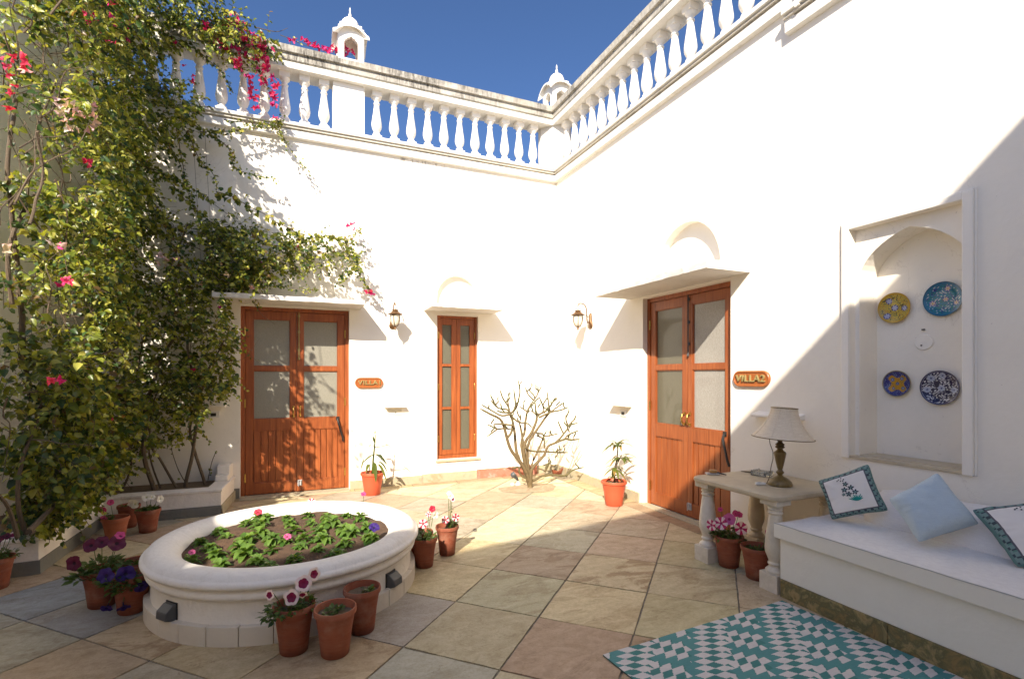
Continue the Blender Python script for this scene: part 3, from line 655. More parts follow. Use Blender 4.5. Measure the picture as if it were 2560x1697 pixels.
# ---------------------------------------------------------------- flowers and small plants
def flower(lv_unused, mb, p, n, rad, c_edge, c_star, c_eye, star=.32, seed=0, ruffle=.12):
    "a five-lobed trumpet flower as a ruffled disc"
    n = Vector(n).normalized(); u = n.cross(Vector((.1,.2,1)) if abs(n.z) < .9 else Vector((1,0,0))).normalized(); w = n.cross(u); r = random.Random(seed); ph = r.uniform(0, 6)
    seg = 20; rings = (0, .22, .62, 1.0); vs = [p-n*rad*.35]
    for ri, q in enumerate(rings[1:]):
        for i in range(seg):
            a = 2*PI*i/seg+ph; lob = 1-.13*(1-abs(math.cos(2.5*(a-ph))))*(q > .5); h = {.22:-.12, .62:.02, 1.0:.0}[q]+ruffle*math.sin(5*a+seed)*q*q
            vs.append(p+(u*math.cos(a)+w*math.sin(a))*rad*q*lob+n*rad*h)
    fs = []; cl = []
    def pc(i, ri):
        s = abs(((i+.5)/seg*5) % 1-.5)*2
        if star > .9: return c_star if ri < 2 else c_edge
        return c_eye if ri == 0 else (c_star if s > 1-star*(1.25 if ri == 1 else 1.0) else c_edge)
    for i in range(seg): fs.append((0, 1+i, 1+(i+1) % seg)); cl.append(pc(i, 0))
    for ri in (1, 2):
        o = 1+(ri-1)*seg
        for i in range(seg): j = (i+1) % seg; fs.append((o+i, o+seg+i, o+seg+j, o+j)); cl.append(pc(i, ri))
    mb.add(vs, fs, cl)
    st = p-n*rad*.35; mb.tube([st, st-n*rad*.7], [rad*.16, rad*.07], 6, [c_eye])
FC = dict(purple=((.10,.004,.035), (.55,.42,.50), (.03,.002,.012)), violet=((.035,.012,.16), (.05,.018,.2), (.012,.006,.05)), pinkstar=((.50,.025,.14), (.78,.62,.68), (.35,.03,.12)),
          mauve=((.55,.12,.36), (.70,.40,.58), (.3,.02,.12)), white=((.80,.79,.75), (.76,.75,.66), (.6,.6,.35)), plum=((.72,.62,.68), (.20,.006,.06), (.12,.004,.04)), red=((.55,.02,.06), (.6,.06,.1), (.25,.01,.02)), redstar=((.42,.02,.06), (.75,.66,.66), (.3,.01,.03)), pink=((.55,.06,.22), (.6,.14,.3), (.3,.03,.1)))
PETSM = [.0]
def petunia_leaves(lv, c, rad, h, n, r, spread=1.0, droop=.3, size=.032):
    for i in range(n):
        a = r.uniform(0, 2*PI); q = rad*math.sqrt(r.random())*spread; z = h*r.random()*(1-.5*q/(rad*spread+1e-6))
        p = Vector(c)+Vector((q*math.cos(a), q*math.sin(a), z)); d = Vector((math.cos(a), math.sin(a), r.uniform(-droop, .9)))+rv(r)*.5
        g = Vector((.04,.085,.018)).lerp(Vector((.11,.17,.035)), r.random()); lv.add(p, d, Vector((0,0,1))+rv(r)*.5, size*r.uniform(.7, 1.3), tuple(g))
def pot_meshes(rt, h, mat):
    rb = rt*.66; mb = MB().use(M[mat])
    mb.lathe([(0,.0),(rb-.006,.0),(rb,.006),(rb+(rt*.90-rb)*.5,h*.5),(rt*.92,h-.034),(rt*.93,h-.031),(rt,h-.028),(rt*1.01,h-.012),(rt*.985,h),(rt*.93,h-.001),(rt*.90,h-.012),(rt*.87,h-.035),(rt*.8,h-.06)], 36)
    return mb
def pot(name, label, loc, rt, h, mat='terracotta', fill=None, seed=1, group='potted flowers', leaves=None, flowers=(), tilt=0, soil='soil_dry', cat='potted plant', rz=0):
    t = thing(name, label, cat, loc, rz, group); t.rotation_euler = (tilt, 0, rz); r = random.Random(seed)
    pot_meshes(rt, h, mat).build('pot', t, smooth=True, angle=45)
    mb = MB().use(M[soil]); n = 22; vs = [(0,0,h-.032)]
    for k in (1, 2):
        for i in range(n): a = 2*PI*i/n; q = rt*.85*k/2; vs.append((q*math.cos(a), q*math.sin(a), h-.036+r.uniform(-.006, .006)))
    mb.add(vs, [(0,1+i,1+(i+1)%n) for i in range(n)]+[(1+i,1+n+i,1+n+(i+1)%n,1+(i+1)%n) for i in range(n)]); mb.build('soil', t, smooth=True)
    if leaves:
        lv = Leaves(); st = MB().use(M['leaf'], (.08,.13,.03))
        for (cx, cy, rad, hh, nn, sz) in leaves:
            petunia_leaves(lv, (cx, cy, h-.03), rad, hh, int(nn*1.5), r, 1.0, .3, sz)
            for i in range(max(2, nn//10)): st.tube([(cx*.6, cy*.6, h-.035), (cx+r.uniform(-1,1)*rad*.6, cy+r.uniform(-1,1)*rad*.6, h-.03+hh*r.uniform(.4, .9))], [.0025,.0015], 5)
        lv.build('foliage', M['leaf'], t, LV2); st.build('stems', t)
    if flowers:
        for i, (x, y, z, nx, ny, nz, rad, kind) in enumerate(flowers):
            mb = MB().use(M['petal']); ce, cs, cy_ = FC[kind]; p = Vector((x, y, h+z)); flower(None, mb, p, (nx, ny, nz), rad, ce, cs, cy_, seed=seed*10+i, star=.95 if kind == 'plum' else (.34 if 'star' in kind else .16))
            mb.use(M['leaf'], (.09,.15,.04)); nn = Vector((nx,ny,nz)).normalized(); q = p-nn*rad*1.0; mb.tube([q, (q+Vector((x*.4, y*.4, h-.03)))/2+Vector((0,0,.01)), (x*.4, y*.4, h-.03)], [.0022,.0022,.0025], 5)
            mb.build('flower', t, smooth=True)
    return t
def G(px, py, rb=0.0):
    "floor point under a foot seen at this pixel, pushed back by the foot's radius"
    p = at(px, py, 2, 0); d = Vector((p.x-CAM.x, p.y-CAM.y, 0)).normalized(); q = p+d*rb; return (q.x, q.y, 0)
# towards-camera direction for flowers
def TC(loc): d = Vector((CAM.x-loc[0], CAM.y-loc[1], 0)).normalized(); return d, Vector((d.y, -d.x, 0))*-1
def fl_cam(loc, specs):
    "flowers given as (right, forward, up, tilt-right, rad, kind) seen from the front of the pot"
    d, s = TC(loc); out = []
    for (rr, ff, uu, tr, tu, rad, kind) in specs:
        p = s*rr+d*ff; n = d*.8+s*tr+Vector((0,0,tu)); out.append((p.x, p.y, uu, n.x, n.y, n.z, rad, kind))
    return out
def lf_cam(loc, specs):
    d, s = TC(loc); return [((s*a+d*b).x, (s*a+d*b).y, rad, hh, n, sz) for (a, b, rad, hh, n, sz) in specs]
L = G(735, 1642, .068); pot('flower_pot', 'terracotta pot with white-edged purple petunias in front of the round planter', L, .106, .252, seed=2, leaves=lf_cam(L, [(-.05,.03,.10,.05,75,.036),(.05,.0,.07,.07,40,.034),(-.10,.06,.05,.03,25,.03)]),
    flowers=fl_cam(L, [(-.115,.06,.085,-.6,.1,.028,'plum'),(-.012,.06,.055,-.35,.2,.042,'plum'),(.045,.05,.115,.1,.35,.043,'plum'),(.098,.03,.148,.4,.2,.036,'plum'),(.04,.06,.06,0,-.5,.026,'plum')]))
L = G(838, 1650, .068); pot('flower_pot', 'pale terracotta pot of soil with two small seedlings, frontmost of all the pots', L, .107, .245, 'terracotta_pale', seed=3, leaves=lf_cam(L, [(.0,-.02,.03,.03,22,.028),(-.025,.02,.03,.02,22,.026)]), soil='soil_dry')
L = G(905, 1590, .07); pot('flower_pot', 'terracotta pot with one tiny pale seedling against the round planter', L, .104, .25, seed=4, leaves=lf_cam(L, [(.035,.0,.025,.02,16,.03)]), soil='soil_dry')
L = G(1061, 1422, .06); pot('flower_pot', 'terracotta pot with bushy leaves and a red and white striped petunia right of the planter', L, .098, .225, seed=5, leaves=lf_cam(L, [(0,0,.085,.07,110,.03)]),
    flowers=fl_cam(L, [(-.01,.02,.105,-.1,.3,.036,'redstar'),(.06,0,.21,.2,.2,.026,'red'),(.085,0,.16,.5,0,.03,'white'),(.03,0,.17,-.2,.5,.022,'redstar')]))
L = G(1118, 1391, .06); pot('flower_pot', 'terracotta pot with one tall petunia stem of striped flowers beyond the planter', L, .094, .235, seed=6, leaves=lf_cam(L, [(.035,.0,.04,.11,40,.028),(.03,0,.02,.2,16,.022)]),
    flowers=fl_cam(L, [(-.015,.04,.055,-.3,.2,.034,'redstar'),(.07,.03,.07,.3,.1,.034,'redstar'),(.03,0,.235,0,.4,.024,'white'),(.015,0,.26,0,.6,.02,'white'),(.045,.0,.21,.3,.3,.02,'plum')]))
L = (-2.72, -2.82, 0); pot('flower_pot', 'terracotta pot of green growth half hidden behind the planter rim', L, .10, .22, seed=7, leaves=[(0,0,.08,.03,40,.028)])
L = G(289, 1357, .065); pot('flower_pot', 'terracotta pot with a pink flower beside the raised bed on the left', L, .103, .215, 'terracotta_pale', seed=8, leaves=lf_cam(L, [(-.06,.0,.04,.07,50,.028)]),
    flowers=fl_cam(L, [(-.035,.02,.135,0,.4,.028,'pink'),(-.085,.03,.075,-.5,.1,.03,'pink'),(-.105,.0,.08,-.8,.2,.026,'mauve'),(-.08,.04,.01,-.4,-.5,.028,'mauve')]))
L = G(370, 1333, .065); pot('flower_pot', 'terracotta pot of white petunias by the raised bed', L, .103, .215, seed=9, leaves=lf_cam(L, [(0,0,.085,.06,110,.03)]),
    flowers=fl_cam(L, [(-.012,.02,.11,0,.3,.038,'white'),(.095,.02,.08,.6,.1,.036,'white'),(-.10,.02,.06,-.6,.2,.042,'white'),(-.13,.0,.07,-.9,.2,.034,'white'),(.03,-.02,.10,.2,.6,.03,'white')]))
L = G(322, 1318, .02); pot('flower_pot', 'dull terracotta pot squeezed behind the two pots by the raised bed', L, .095, .215, seed=10, leaves=[(0,0,.07,.03,40,.026)])
L = G(255, 1522, .07); pot('flower_pot', 'dark terracotta pot with deep purple starred petunias left of the planter', L, .108, .235, seed=11, leaves=lf_cam(L, [(0,0,.12,.11,120,.045),(-.09,.04,.06,.0,30,.05)]),
    flowers=fl_cam(L, [(-.135,.05,.075,-.6,.1,.048,'purple'),(-.055,.0,.155,-.3,.4,.044,'purple'),(.0,.0,.165,.0,.5,.04,'purple'),(.075,.03,.15,.2,.5,.052,'purple'),(.09,.0,.19,.1,.9,.03,'pink')]))
L = G(330, 1538, .075); pot('flower_pot', 'terracotta pot spilling violet-blue petunias against the left of the planter', L, .11, .235, seed=12, leaves=lf_cam(L, [(-.06,.05,.10,.06,110,.036),(-.04,.09,.07,-.05,50,.034)]),
    flowers=fl_cam(L, [(-.125,.08,.035,-.5,.2,.05,'violet'),(-.03,.10,.03,0,.1,.052,'violet'),(.05,.10,-.06,.4,-.4,.044,'violet'),(-.12,.10,-.15,-.3,-.7,.034,'violet'),(-.04,.11,-.165,.1,-.9,.036,'violet')]))
L = (-4.60, -2.74, 0); pot('flower_pot', 'terracotta pot with a small red flower tucked behind the violet petunias', L, .105, .23, seed=13, leaves=[(.03,-.02,.06,.05,50,.03)], flowers=fl_cam(L, [(.09,.0,.07,.2,.5,.026,'red')]))
L = (-4.72, -2.70, 0); pot('flower_pot', 'empty terracotta pot standing between the purple petunias and the raised bed', L, .095, .215, seed=27)
L = G(-12, 1478, .07); pot('flower_pot', 'terracotta pot with small plum flowers at the left edge of the picture', L, .103, .215, seed=14, leaves=lf_cam(L, [(.02,0,.09,.09,100,.032)]),
    flowers=fl_cam(L, [(.02,.02,.12,-.3,.7,.026,'purple'),(.055,.02,.135,.1,.7,.026,'purple'),(.085,.0,.13,.3,.7,.024,'plum')]))
L = G(1822, 1421, .065); pot('flower_pot', 'terracotta pot of pink and white striped petunias by the stone table leg', L, .108, .235, seed=15, leaves=lf_cam(L, [(-.02,.0,.10,.11,120,.034),(.07,.04,.05,.02,30,.034)]),
    flowers=fl_cam(L, [(-.125,.05,.075,-.6,.1,.046,'pinkstar'),(-.055,.06,.10,-.2,.25,.05,'pinkstar'),(.005,.05,.135,.1,.35,.046,'mauve'),(.085,.05,.075,.3,.1,.052,'pinkstar'),(.05,.0,.17,.2,.6,.028,'pink'),(.075,.0,.165,.4,.6,.026,'pink'),(-.06,.0,.19,-.1,.7,.02,'pink')]))
L = G(1893, 1452, .065); pot('flower_pot', 'terracotta pot with low creeping greens under the stone table', L, .112, .23, seed=16, leaves=lf_cam(L, [(0,0,.09,.012,120,.016),(.085,.0,.02,.10,20,.02)]), soil='soil',
    flowers=fl_cam(L, [(.075,.0,.105,.2,.3,.026,'mauve')]))
# flowers peeping over the far planter rim
L = (-3.50, -1.85, 0); pot('flower_pot', 'terracotta pot behind the planter showing one red and white bloom over the rim', L, .095, .20, seed=17, leaves=[(0,0,.07,.03,30,.03)], flowers=fl_cam(L, [(0,0,.112,0,.9,.035,'redstar')]))
L = (-3.03, -1.75, 0); pot('flower_pot', 'terracotta pot behind the planter showing a single magenta bloom over the rim', L, .095, .20, seed=18, leaves=[(0,0,.07,.03,30,.03)], flowers=fl_cam(L, [(0,0,.115,0,.9,.026,'pink')]))

# leafy plants in plastic pots against the walls
def strap(mb, p, d, length, w, sag, c, c2=None, fold=.25):
    d = Vector(d).normalized(); pts = []; n = 6
    for i in range(n+1): s = i/n; pts.append(Vector(p)+d*length*s+Vector((0,0,-sag*length*s*s)))
    sd = d.cross(Vector((0,0,1))); sd = sd.normalized() if sd.length > .05 else Vector((1,0,0)); vs = []
    for i, q in enumerate(pts):
        s = i/n; hw = w*.5*min(1, 3.2*s+.12)*(1-max(0, (s-.55)/.45)**1.6*.97); up = Vector((0,0,1))*fold*hw
        vs += [q-sd*hw+up, q, q+sd*hw+up]
    fs = []; cl = []
    for i in range(n):
        fs += [(i*3, i*3+1, (i+1)*3+1, (i+1)*3), (i*3+1, i*3+2, (i+1)*3+2, (i+1)*3+1)]; cc = c if not c2 or i < n*.65 else c2; cl += [cc, cc]
    mb.add(vs, fs, cl)
def leafy_pot(px, py, label, rt, h, kind, seed):
    L = G(px, py, rt*.66); t = thing('potted_plant', label, 'potted plant', L, 0, 'leafy plants in red plastic pots by the walls'); r = random.Random(seed)
    pot_meshes(rt, h, 'plastic_pot').build('pot', t, smooth=True, angle=45)
    mb = MB().use(M['soil_dry']); n = 24; vs = [(0,0,h-.03)]+[(rt*.9*math.cos(2*PI*i/n), rt*.9*math.sin(2*PI*i/n), h-.035) for i in range(n)]; mb.add(vs, [(0,1+i,1+(i+1)%n) for i in range(n)]); mb.build('soil', t)
    d, s = TC(L); st = MB().use(M['bark']); lf = MB().use(M['leaf'])
    gr = lambda: tuple(Vector((.05,.085,.012)).lerp(Vector((.14,.17,.03)), r.random()))
    if kind == 'a':
        stem = [Vector((0,0,h-.03)), s*.01+Vector((0,0,h+.15)), s*.03+Vector((0,0,h+.36)), s*.035+Vector((0,0,h+.46))]; st.use(M['leaf'], (.10,.14,.03)); st.tube(stem, [.012,.011,.008,.004], 7)
        st.tube([s*.03+Vector((0,0,h+.30)), s*.12+Vector((0,0,h+.31)), s*.19+Vector((0,0,h+.33))], [.005,.004,.004], 6)
        for (a, b, z, da, db, dz, ln, w, sg) in ((.035,0,.42,-.75,.1,.45,.15,.03,.3),(.03,0,.46,.05,0,1,.05,.015,0),(.13,0,.36,.7,.1,-.45,.15,.035,.1),(.035,0,.30,-.55,.4,.6,.13,.06,.5),(.03,.0,.22,-.75,.3,-.3,.17,.055,.25),(.03,0,.22,.65,.4,-.2,.17,.07,.5),(.04,0,.2,.5,.5,.4,.14,.05,.8),(-.10,0,.17,-.2,.1,-.75,.14,.035,0),(.02,0,.36,-.12,.1,.9,.10,.035,.2),
            (.05,0,.12,.6,.3,.2,.16,.045,1.2),(.06,.02,.1,.4,.5,-.1,.17,.04,1.0),(.02,.02,.12,.1,.8,-.2,.18,.05,1.0),(-.03,.02,.1,-.3,.7,.2,.12,.04,1.0),(.07,0,.15,.8,.1,.1,.14,.035,.9),(.0,.03,.08,.2,.6,-.6,.15,.045,.4)):
            strap(lf, s*a+d*b+Vector((0,0,h+z)), s*da+d*db+Vector((0,0,dz)), ln, w, sg, gr())
        for k in range(9): a = r.uniform(0,2*PI); q = Vector((math.cos(a)*.04, math.sin(a)*.04, h-.03)); st.tube([q, q*1.0+Vector((r.uniform(-.02,.02), r.uniform(-.02,.02), .12))], .0025, 5)
    else:
        st.use(M['bark']); stem = [s*.0+Vector((0,0,h-.03)), s*.012+Vector((0,0,h+.14)), s*.035+Vector((0,0,h+.26)), s*.045+Vector((0,0,h+.40))]; st.tube(stem, [.010,.009,.008,.006], 7); st.tube([stem[1], s*.075+Vector((0,0,h+.27)), s*.085+Vector((0,0,h+.29))], [.007,.006,.005], 6)
        for (c, nn, z, rad, up) in ((stem[3], 15, .0, .21, .5), (stem[2]+s*.05, 11, .0, .19, .1), (stem[1], 10, .03, .18, .15), (stem[0]+Vector((0,0,.06)), 6, 0, .12, .5)):
            for k in range(nn):
                a = 2*PI*k/nn+r.uniform(-.3, .3); dr = Vector((math.cos(a), math.sin(a), up+r.uniform(-.25, .45))); g = gr(); g2 = g if r.random() < .6 else (.30,.20,.06)
                strap(lf, c+Vector((0,0,r.uniform(-.02,.02))), dr, rad*r.uniform(.75, 1.15), r.uniform(.026, .044), r.uniform(.35, .9), g, g2)
        for k in range(14): a = r.uniform(0,2*PI); q = rt*.75*math.sqrt(r.random()); strap(lf, (q*math.cos(a), q*math.sin(a), h-.026), (math.cos(a*3), math.sin(a*3), .1), .06, .014, .2, (.30,.24,.09))
    st.build('stem', t, smooth=True); lf.build('foliage', t, smooth=True, angle=80)
leafy_pot(931, 1240, 'lance-leaved green plant in a red plastic pot beside the left door', .143, .275, 'a', 3)
leafy_pot(1535, 1267, 'lady palm with narrow drooping leaves in a red plastic pot left of the right door', .145, .275, 'b', 5)

# bedding seedlings in the round planter
def rosette(seed, big):
    r = random.Random(seed); lf = MB().use(M['leaf'])
    for ring, (nn, el, ln) in enumerate(((6, .15, .085), (6, .55, .075), (5, 1.1, .06))):
        for k in range(nn):
            a = 2*PI*k/nn+ring*.5+r.uniform(-.25, .25); g = tuple(Vector((.06,.135,.025)).lerp(Vector((.19,.31,.06)), r.random()*.8+.1*ring))
            strap(lf, (0,0,.008+ring*.008), (math.cos(a), math.sin(a), el+r.uniform(-.15, .15)), ln*r.uniform(.8, 1.2)*big, .034*big*r.uniform(.8, 1.15), r.uniform(.3, .7), g, fold=.5)
    return lf
protos = [rosette(s, b) for s, b in ((1, 1.0), (2, 1.12), (3, .92), (4, .75))]
pm = []
BED = 'bedding seedlings in the round planter'
blabel = 'flowerless green seedling rosette growing in the round white planter'
r = random.Random(21); placed = []
tries = 0
while len(placed) < 40 and tries < 4000:
    tries += 1; a = r.uniform(0, 2*PI); q = .585*math.sqrt(r.random()); p = (q*math.cos(a), q*math.sin(a))
    if all(math.hypot(p[0]-o[0], p[1]-o[1]) > .145 for o in placed): placed.append(p)
for i, (x, y) in enumerate(placed):
    k = i % 4; z = .318+.026*noise.noise(Vector((x*7, y*7, 1)))-.004
    if i < 4: o = protos[k].build('bedding_plant', None, smooth=True, angle=80); pm.append(o)
    else: o = pm[k].copy(); COL.objects.link(o)
    o.location = (PC.x+x, PC.y+y, z); s_ = r.uniform(.85, 1.3); o.scale = (s_, s_, s_*r.uniform(.9, 1.2)); o.rotation_euler = (r.uniform(-.15,.15), r.uniform(-.15,.15), r.uniform(0, 6.28)); tag(o, blabel, 'seedling', BED)
def bedded(x, y, kind, label, h=.07, rad=.032):
    t = thing('bedding_plant', label, 'seedling', (PC.x+x, PC.y+y, .318), 0, BED)
    o = pm[0].copy(); COL.objects.link(o); o.name = 'foliage'; o.parent = t; o.location = (0,0,0); o.scale = (.9,.9,1.0)
    for kk in ('label', 'category', 'group'):
        if kk in o: del o[kk]
    mb = MB().use(M['petal']); ce, cs, cy_ = FC[kind]; flower(None, mb, Vector((.01,-.02,h)), (.1,-.6,.8), rad, ce, cs, cy_, seed=4); mb.build('flower', t, smooth=True)
q = at(643, 1285, 2, .36); bedded(q.x-PC.x, q.y-PC.y-.02, 'red', 'seedling with a red flower by the sunlit far rim of the round planter')
q = at(930, 1320, 2, .40); bedded(q.x-PC.x, q.y-PC.y-.02, 'violet', 'seedling with a dark violet flower at the right of the round planter', .10, .038)
q = at(478, 1378, 2, .38); bedded(q.x-PC.x, q.y-PC.y-.02, 'pink', 'seedling with a small pink flower at the left end of the round planter', .07, .02)
q = at(715, 1343, 2, .35); bedded(q.x-PC.x, q.y-PC.y-.02, 'pink', 'seedling with a faded coral flower in the middle of the round planter', .05, .026)

# ================================================================ RAISED BED on the left
t = thing('raised_bed', 'low white raised bed with grey slate plinth stepping along the left wall', 'planter', (-5.3,-1.3,0)); OFF = (-5.3,-1.3,0)
AL = at(258.5, 1243, 2, .272); CL = at(96.4, 1340.7, 2, .272)
path = [(-4.300,-.002), (-4.352,-.727), (AL.x, AL.y), (CL.x, CL.y), (-6.398, CL.y-.06)]
mb = MB().use(M['planter_white']); mb.extr([(-.15,.25),(-.15,.266),(-.14,.272),(.0,.272),(.012,.266),(.012,.246),(.0,.238),(.0,.098)], path); mb.build('bed_wall', t, off=OFF)
mb = MB().use(M['skirt_slate']); mb.extr([(-.004,.100),(.014,.099),(.016,-.02)], path[1:]); mb.use(M['skirt_brown']); mb.build('skirting', t, off=OFF)
mb = MB().use(M['skirt_sand']); mb.extr([(-.004,.100),(.014,.099),(.016,-.02)], path[:2]); mb.build('skirting', t, off=OFF)
mb = MB().use(M['planter_white']); mb.prism([(-4.312,-.002),(-4.325,-.19),(-4.46,-.19),(-4.46,-.002)], .27, .43); mb.prism([(-4.325,-.191),(-4.332,-.30),(-4.465,-.30),(-4.465,-.191)], .27, .335); mb.build('stepped_end', t, off=OFF, bevel=.012)
mb = MB().use(M['soil_dry']); mb.add([(-4.46,-.003,.235),(-4.49,-.68,.235),(AL.x-.12,AL.y+.12,.235),(CL.x-.13,CL.y+.13,.235),(-6.39,CL.y+.10,.235),(-6.39,-1.17,.235),(-6.06,-1.17,.235),(-5.655,-.003,.235)], [(0,1,2,3,4,5,6,7)]); mb.build('soil', t, off=OFF)

# ================================================================ STONE TABLE and what stands on it
t = thing('stone_table', 'cream stone side table on turned baluster legs between the right door and the bench', 'table', (-.36,-4.03,0)); OFF = (-.36,-4.03,0)
def rpoly(x0, x1, y0, y1, rad, n=6):
    out = []
    for cx, cy, a0 in ((x1-rad, y1-rad, 0), (x0+rad, y1-rad, PI/2), (x0+rad, y0+rad, PI), (x1-rad, y0+rad, 1.5*PI)):
        out += [(cx+rad*math.cos(a0+PI/2*i/n), cy+rad*math.sin(a0+PI/2*i/n)) for i in range(n+1)]
    return out
mb = MB().use(M['table_stone']); po = rpoly(-.735, -.005, -4.43, -3.64, .07)
cx_, cy_ = -.37, -4.035
sc_ = lambda k: [(cx_+(x-cx_)*(1-k/.37), cy_+(y-cy_)*(1-k/.395)) for x, y in po]
rows = [(.012,.615),(.003,.622),(0,.635),(.002,.648),(.012,.6555),(.03,.657)]
vs = [(x, y, z) for k, z in rows for x, y in sc_(k)]; n = len(po)
mb.add(vs, [(i*n+j, i*n+(j+1)%n, (i+1)*n+(j+1)%n, (i+1)*n+j) for i in range(len(rows)-1) for j in range(n)]+[tuple(range(n-1,-1,-1)), tuple((len(rows)-1)*n+j for j in range(n))])
mb.build('table_top', t, smooth=True, off=OFF)
lprof = [(.060,.115),(.064,.122),(.062,.135),(.048,.148),(.040,.155),(.040,.168),(.048,.172),(.048,.183),(.041,.188),(.046,.21),(.062,.25),(.066,.285),(.063,.33),(.054,.41),(.045,.48),(.040,.512),(.048,.517),(.050,.524),(.042,.531),(.042,.542),(.050,.547),(.043,.556),(.048,.566),(.060,.578)]
for i, (x, y, mt) in enumerate(((-.640,-3.735,'marble'), (-.100,-3.72,'table_stone'), (-.625,-4.335,'marble'), (-.100,-4.33,'table_stone'))):
    mb = MB().use(M[mt]); b = .070
    mb.box((x-b, y-b, -.003), (x+b, y+b, .118)); mb.lathe(lprof, 24, (x, y, 0)); mb.box((x-.068, y-.068, .578), (x+.068, y+.068, .6145)); mb.build('leg', t, smooth=True, off=OFF, angle=38, bevel=.004)
LX, LY, LZ = -.395, -4.185, .657
t = thing('table_lamp', 'table lamp with a cream bell shade and turned olive wooden stem', 'lamp', (LX,LY,LZ))
mb = MB().use(M['lamp_wood']); mb.lathe([(.078,0),(.082,.004),(.082,.016),(.076,.030),(.060,.046),(.040,.060),(.024,.068),(.016,.076),(.018,.082),(.026,.092),(.027,.099),(.018,.108),(.015,.116),(.019,.126),(.030,.175),(.040,.226),(.042,.234),(.038,.243),(.026,.252),(.018,.262),(.019,.268),(.032,.276),(.033,.281),(.024,.287),(.031,.294),(.030,.300),(.020,.308),(.014,.316),(.019,.326),(.012,.332),(.010,.36)], 28); mb.build('stem', t, smooth=True, angle=40)
mb = MB().use(M['shade']); tl = Matrix.Rotation(R(3), 4, Vector((.6,.8,0)))
n = 12; sp = []
for i in range(n+1): s = i/n; sp.append((.088+(.205-.088)*(s**1.75), .562-.215*s))
sp2 = [(r_-.003, z) for r_, z in reversed(sp)]
seg = 48; k = len(sp); 
mb.lathe(sp+[(sp[-1][0]-.002, sp[-1][1]-.003)]+sp2, seg, mat4=tl)
for q in range(8):
    a = 2*PI*q/8+.3; mb.tube([tl @ Vector((r_*math.cos(a)*1.004, r_*math.sin(a)*1.004, z)) for r_, z in sp], .0022, 5)
sh = mb.build('lamp_shade', t, smooth=True)
mb = MB().use(M['lamp_wood']); mb.lathe([(.207,.344),(.208,.347),(.207,.350)], 48, mat4=tl); mb.lathe([(.089,.560),(.090,.563),(.089,.566)], 48, mat4=tl); mb.build('shade_trim', t)
d_, s_ = TC((LX,LY,0))
mb = MB().use(M['cord']); mb.tube([s_*-.07+Vector((0,0,.36)), s_*-.065+Vector((0,0,.30)), s_*-.045+Vector((0,0,.24)), s_*-.045+d_*.01+Vector((0,0,.19)), s_*-.058+d_*.02+Vector((0,0,.13)), s_*-.066+Vector((0,0,.06)), s_*-.085+Vector((0,0,.008)), s_*-.12+d_*.04+Vector((0,0,.004)), s_*-.14+d_*.055+Vector((0,0,.008))], .0028, 6); mb.build('cord', t)
def onT(px, py, z=.657): p = at(px, py, 2, z); return (p.x, p.y, z)
p = onT(1901, 1212); t = thing('cord_switch', 'small white inline switch lying on the stone table by the lamp', 'switch', p, -YAW)
mb = MB().use(M['white_plastic']); mb.box((-.035,-.014,.001), (.035,.014,.019)); mb.build('case', t, bevel=.005); mb = MB().use(M['grey_plastic']); mb.box((-.018,-.009,.019), (.004,.009,.0225)); mb.build('rocker', t, bevel=.002)
p = onT(1905, 1188); t = thing('glass_ashtray', 'clear square glass ashtray on the stone table', 'ashtray', p, .2)
mb = MB().use(M['glass']); mb.box((-.062,-.062,.0015), (.062,.062,.012)); 
for a, b in (((-.062,-.062),(.062,-.045)), ((-.062,.045),(.062,.062)), ((-.062,-.045),(-.045,.045)), ((.045,-.045),(.062,.045))): mb.box((a[0],a[1],.012), (b[0],b[1],.034))
mb.build('dish', t, bevel=.004)
mb = MB().use(M['glass']); 
for x in (-.05,-.017,.017,.05):
    for sy in (-1,1): mb.lathe([(.009,.034),(.009,.040),(.006,.043)], 8, (x, sy*.0535, 0))
mb.build('rim_studs', t)
p = onT(1868, 1181); t = thing('wire_loop', 'thin dark wire loop beside the glass ashtray', 'wire', p)
mb = MB().use(M['cord']); u = RT; mb.tube([u*.05+FW*-.01+Vector((0,0,.004)), u*-.02+FW*-.015+Vector((0,0,.008)), u*-.05+FW*0+Vector((0,0,.012)), u*-.02+FW*.02+Vector((0,0,.008)), u*.05+FW*.015+Vector((0,0,.004))], .003, 6); mb.build('loop', t)
p = onT(1783, 1186); t = thing('hair_brush', 'small round wooden brush resting on a dark case at the table corner', 'brush', p, -YAW)
mb = MB().use(M['ember']); mb.lathe([(0,.018),(.024,.018),(.027,.024),(.027,.034),(.022,.039),(0,.04)], 20, sx=1.2); mb.build('head', t, smooth=True)
mb = MB().use(M['black']); mb.tube([(.02,0,.022), (.05,-.02,.014), (.085,-.05,.008)], [.006,.006,.004], 8); mb.build('handle', t)
mb = MB().use(M['grey_plastic']); mb.box((-.055,-.02,.002), (.05,.035,.014)); mb.build('case', t, bevel=.003)

